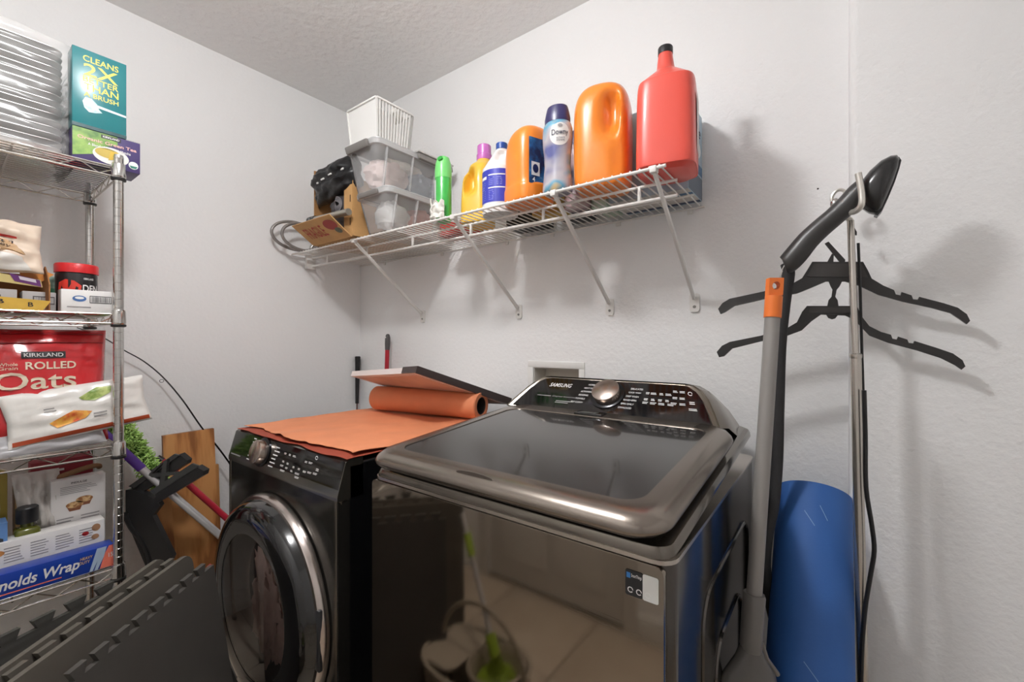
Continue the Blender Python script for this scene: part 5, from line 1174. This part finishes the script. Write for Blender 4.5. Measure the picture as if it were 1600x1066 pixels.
# garment steamer on a telescopic stand
spx, spy = .045, 1.262
gs = thing('garment_steamer', 'garment steamer on a chrome pole with black hangers and steam head', 'garment steamer', (spx + .08, spy, 0))
pl = at(1348, 1066, Y=spy); pj = at(1337, 556, Y=spy); pt_ = at(1329, 345, Y=spy)
low = pl + (pl - pj).normalized() * .35
steelp = M('pole_steel', (204, 198, 190), .25, .9)
MB().tube([V((low.x, low.y, .25)), pl, pj], .0105, 16).build('lower_pole', steelp, gs)
MB().tube([pj - V((0, 0, .02)), pt_], .0068, 14).build('upper_pole', steelp, gs)
MB().lathe([(.0108, -.006), (.0118, -.003), (.0118, .003), (.008, .006)], TR(pj, pt_ - pj), 16).build('pole_collar', steelp, gs)
hk = [pt_ - V((0, 0, .01)), pt_, at(1322, 338, Y=spy - .01), at(1326, 333, Y=spy - .05), at(1337, 330, Y=spy - .075), at(1346, 320, Y=spy - .090), at(1346, 300, Y=spy - .090), at(1341, 271, Y=spy - .090)]
MB().tube([V(q) for q in spline([tuple(p) for p in hk], 4)], .0062, 12).build('head_hook', M('hook_steel', (224, 220, 212), .3, .6), gs)
MB().lohi((spx + .01, spy - .11, .02), (spx + .25, spy + .11, .25), .04, 4).build('water_tank', M('tank_white', (214, 212, 210), .35), gs)
# steam head + handle
hdm = M('steamer_black', (54, 52, 51), .36); hdm2 = M('steamer_gloss', (38, 37, 37), .2)
hy = spy - .052
hpts = [(1226, 415, .016), (1231, 412, .0195), (1244, 398, .0205), (1262, 376, .0195), (1282, 357, .0185), (1302, 340, .0180), (1322, 322, .0185), (1340, 304, .0200), (1352, 294, .020)]
MB().tube([V(q[:3]) for q in spline([tuple(at(x, y, Y=hy)) for x, y, r in hpts], 3)], [q[0] * 1.2 for q in spline([(r,) for x, y, r in hpts], 3)], 20).build('handle', hdm, gs, angle=60)
# finger ridges under the handle
for (x, y) in ((1268, 388), (1281, 376), (1294, 364), (1307, 354)): MB().blob(at(x, y, Y=hy) + V((-.004, 0, .006)), (.010, .013, .009), 8, 0).build('finger_ridge', hdm, gs)
ho = [(1336, 303), (1344, 286), (1358, 268), (1376, 252), (1392, 244), (1402, 243), (1406, 249), (1404, 262), (1397, 283), (1387, 307), (1377, 328), (1370, 335), (1358, 332), (1346, 324), (1340, 316)]
hcx, hcy = 1374, 288
def hring(k, d): return [at(hcx + (x - hcx) * k, hcy + (y - hcy) * k, Y=hy) + V((0, d, 0)) for x, y in ho]
MB().loft([hring(.5, .022), hring(.85, .020), hring(1, .012), hring(1, .002), hring(.96, -.010), hring(.84, -.020), hring(.62, -.028), hring(.35, -.032), hring(.1, -.033)]).build('steam_head', hdm2, gs, angle=70)
sp_o = [(1404, 246), (1408, 252), (1405, 264), (1398, 285), (1388, 309), (1378, 330), (1371, 338), (1366, 336), (1374, 326), (1385, 303), (1395, 279), (1402, 258)]
MB().add([at(x, y, Y=hy) + V((0, -.006, 0)) for x, y in sp_o] + [at(x, y, Y=hy) + V((0, .020, 0)) for x, y in sp_o], [list(range(12))[::-1], list(range(12, 24))] + [[k, (k + 1) % 12, 12 + (k + 1) % 12, 12 + k] for k in range(12)]).build('sole_plate', M('sole_black', (30, 29, 29), .3), gs, smooth=False)
# hose from the handle down to the tank
hos = [(1229, 412, 0), (1232, 428, .0), (1226, 470, .01), (1219, 540, .02), (1216, 640, .03), (1214, 720, .03), (1208, 790, .02), (1198, 840, .0), (1196, 900, -.01), (1215, 990, .02)]
hp_ = [V(q) for q in spline([tuple(at(x, y, Y=hy + .03 + o)) for x, y, o in hos], 4)]
MB().tube(hp_, .0135, 12).build('steam_hose', M('hose_fabric', (44, 43, 44), .75, bump=.3, bs=300), gs)
MB().tube([V(q) for q in spline([tuple(at(x, y, Y=hy)) for x, y in ((1228, 412), (1222, 424), (1218, 440), (1220, 452))], 4)], .0022, 8).build('hose_wire', chrome_m, gs)
# power cord looping on the pole
cdp = [(1350, 610), (1352, 680), (1353, 760), (1362, 820), (1366, 860), (1360, 900), (1352, 950), (1347, 1010), (1345, 1080)]
MB().tube([V(q) for q in spline([tuple(at(x, y, Y=spy - .018)) for x, y in cdp], 4)], .0045, 8).build('power_cord', M('cord_black', (26, 26, 27), .45), gs)
MB().tube([at(1341, 380, Y=spy + .01), at(1344, 450, Y=spy + .012), at(1347, 560, Y=spy + .014), at(1349, 620, Y=spy + .01)], .0028, 8).build('back_rod', M('cord_black'), gs)
# two-tier hanger, each tier a shaped plate on a plane a little nearer the wall at the right
hgm = M('hanger_black', (44, 42, 41), .36)
def hg(x, y, d):
    px, py = 1080 + x * .3752, 220 + y * .3752
    Y = 1.306 + .00010 * (px - 1300)
    return at(px, py, Y=Y) + V((0, d, 0))
up_o = [(112, 700), (130, 676), (160, 658), (300, 628), (420, 596), (462, 572), (482, 540), (504, 504), (716, 504), (736, 540), (752, 574), (800, 603), (845, 622), (852, 640), (872, 644), (876, 630), (918, 644), (924, 660), (944, 662), (950, 650), (1050, 676), (1110, 695), (1148, 722), (1162, 750), (1148, 764), (1120, 744), (1080, 718), (1000, 696), (880, 670), (780, 642), (700, 604), (640, 586), (560, 586), (500, 612), (440, 636), (320, 656), (180, 688), (140, 714), (122, 722)]
lo_o = [(106, 880), (128, 854), (160, 838), (290, 812), (390, 786), (440, 756), (462, 712), (482, 688), (690, 688), (712, 734), (742, 772), (790, 796), (832, 808), (838, 824), (856, 828), (862, 816), (900, 828), (906, 842), (926, 844), (930, 834), (1020, 862), (1090, 886), (1130, 914), (1142, 940), (1126, 954), (1100, 936), (1040, 906), (940, 874), (820, 842), (742, 812), (702, 770), (676, 744), (640, 728), (540, 724), (500, 752), (460, 790), (400, 812), (290, 836), (170, 866), (136, 898), (116, 902)]
hu = MB(); hu.prism(up_o, hg, 0, .010); hu.build('upper_hanger', hgm, gs, smooth=False)
hl = MB(); hl.prism(lo_o, hg, .0, .010); hl.build('lower_hanger', hgm, gs, smooth=False)
MB().prism([(482, 566), (512, 512), (708, 512), (736, 570)], hg, -.003, .001).build('hanger_plate', M('hanger_plate', (62, 59, 57), .4), gs, smooth=False)
MB().prism([(488, 718), (496, 694), (684, 694), (688, 718)], hg, -.003, .001).build('hanger_plate', M('hanger_plate'), gs, smooth=False)
MB().prism([(570, 582), (630, 582), (618, 606), (606, 620), (600, 650), (610, 664), (614, 690), (566, 690), (572, 664), (584, 650), (588, 620), (580, 606)], hg, -.001, .009).build('hanger_link', hgm, gs, smooth=False)
MB().prism([(560, 722), (614, 722), (600, 740), (586, 744), (570, 738)], hg, .001, .009).build('hanger_stud', hgm, gs, smooth=False)
MB().prism([(556, 428), (572, 420), (642, 496), (640, 506), (618, 506)], hg, .0, .010).build('hanger_strut', hgm, gs, smooth=False)
MB().prism([(566, 506), (586, 470), (594, 474), (592, 506)], hg, .0, .008).build('hanger_strut', hgm, gs, smooth=False)
MB().prism([(674, 350), (690, 380), (690, 392), (678, 392)], hg, .0, .008).build('hook_tip', hgm, gs, smooth=False)
cl0 = [at(x, y, Y=1.300) for x, y in ((1302, 322), (1300, 308), (1308, 298), (1318, 298), (1324, 308), (1322, 318))]
MB().tube([V(q) for q in spline([tuple(p) for p in cl0], 4)], .004, 8).build('hanger_loop', M('hook_steel'), gs)
MB().blob(at(1305, 318, Y=1.300), (.010, .008, .012), 8, .1).build('loop_knuckle', chrome_m, gs)
# wall mark: small nail hole
MB().lathe([(.0025, 0), (.001, .0012)], TR(at(1278, 295, Y=YB - .0002), (0, -1, 0)), 8).build('wall_nail', M('nail_dark', (60, 54, 50), .5), org=at(1278, 295, Y=YB), label='tiny dark nail in the wall left of the steamer hook', cat='nail')
# ================================================================ SPIN MOP IN FRONT OF THE MACHINES (seen mirrored in the washer)
bcx, bcy = -.94, .185
bu = thing('mop_bucket', 'beige spin mop bucket with an arched handle mirrored in the washer front', 'bucket', (bcx, bcy, 0))
bum = M('bucket_beige', (176, 164, 148), .4)
rings = []
for (z_, a, b) in ((0, .145, .105), (.01, .155, .112), (.15, .175, .125), (.215, .185, .13), (.225, .19, .135), (.225, .178, .123), (.2, .172, .118)):
    rings.append(sring(bcx, bcy, z_, a, b, 2.6, 40))
bb_ = MB(); bb_.loft(rings, caps=False); bb_.add(rings[0], [list(range(40))[::-1]]); bb_.build('bucket_body', bum, bu, angle=50)
skx = bcx + .085
MB().lathe([(.078, .225), (.092, .232), (.094, .24), (.086, .244), (.08, .238), (.076, .15), (.06, .13), (.001, .13)], TR((skx, bcy, 0)), 36, caps=False).build('spin_basket', M('basket_beige', (166, 152, 136), .4), bu, angle=50)
MB().prism(rrect(bcx - .165, bcy - .10, bcx - .02, bcy + .10, .04, 5), lambda x, y, d: V((x, y, d)), .216, .224).build('bucket_deck', bum, bu)
MB().tube([V((bcx + .01, bcy + .0 + .125 * math.cos(a), .215 + .17 * math.sin(a))) if False else V((bcx + .02 + .175 * math.cos(a), bcy, .21 + .19 * math.sin(a))) for a in [PI * k / 24 for k in range(25)]], .0085, 10, flat=.6).build('bucket_handle', bum, bu)
lime = M('lime_plastic', (142, 168, 44), .4)
sm_ = thing('spin_mop', 'lime green spin mop with a silver handle standing in the beige bucket', 'mop', (skx, bcy, .14))
j0 = V((-.838, .215, .30)); j1_ = V((-1.02, .125, .535)); jd = (j1_ - j0).normalized(); 
MB().lathe([(.05, .155), (.062, .165), (.066, .19), (.055, .21), (.03, .225), (.02, .25), (.014, .27)], TR((skx, bcy, 0)), 28).build('mop_disc', lime, sm_)
MB().tube([V((skx, bcy, .255)), j0, j0 + jd * .05], [.016, .018, .017], 14).build('joint', lime, sm_)
MB().tube([j0 + jd * .04, j0 + jd * .43], .0085, 12).build('handle', M('silver_pole'), sm_); MB().tube([j1_ - jd * .03, j1_ + jd * .045], .013, 12).build('twist_collar', lime, sm_)
st = MB(); random.seed(5)
for k in range(150):
    a = random.random() * 2 * PI; r = .052 + .02 * random.random(); c = V((skx, bcy, 0))
    st.tube([c + V((.045 * math.cos(a), .045 * math.sin(a), .185)), c + V((r * math.cos(a), r * math.sin(a), .17 - .03 * random.random())), c + V((r * 1.0 * math.cos(a + .2), r * 1.0 * math.sin(a + .2), .14))], .003, 5)
st.build('mop_strings', M('mop_string', (206, 200, 192), .9), sm_, kind='stuff')
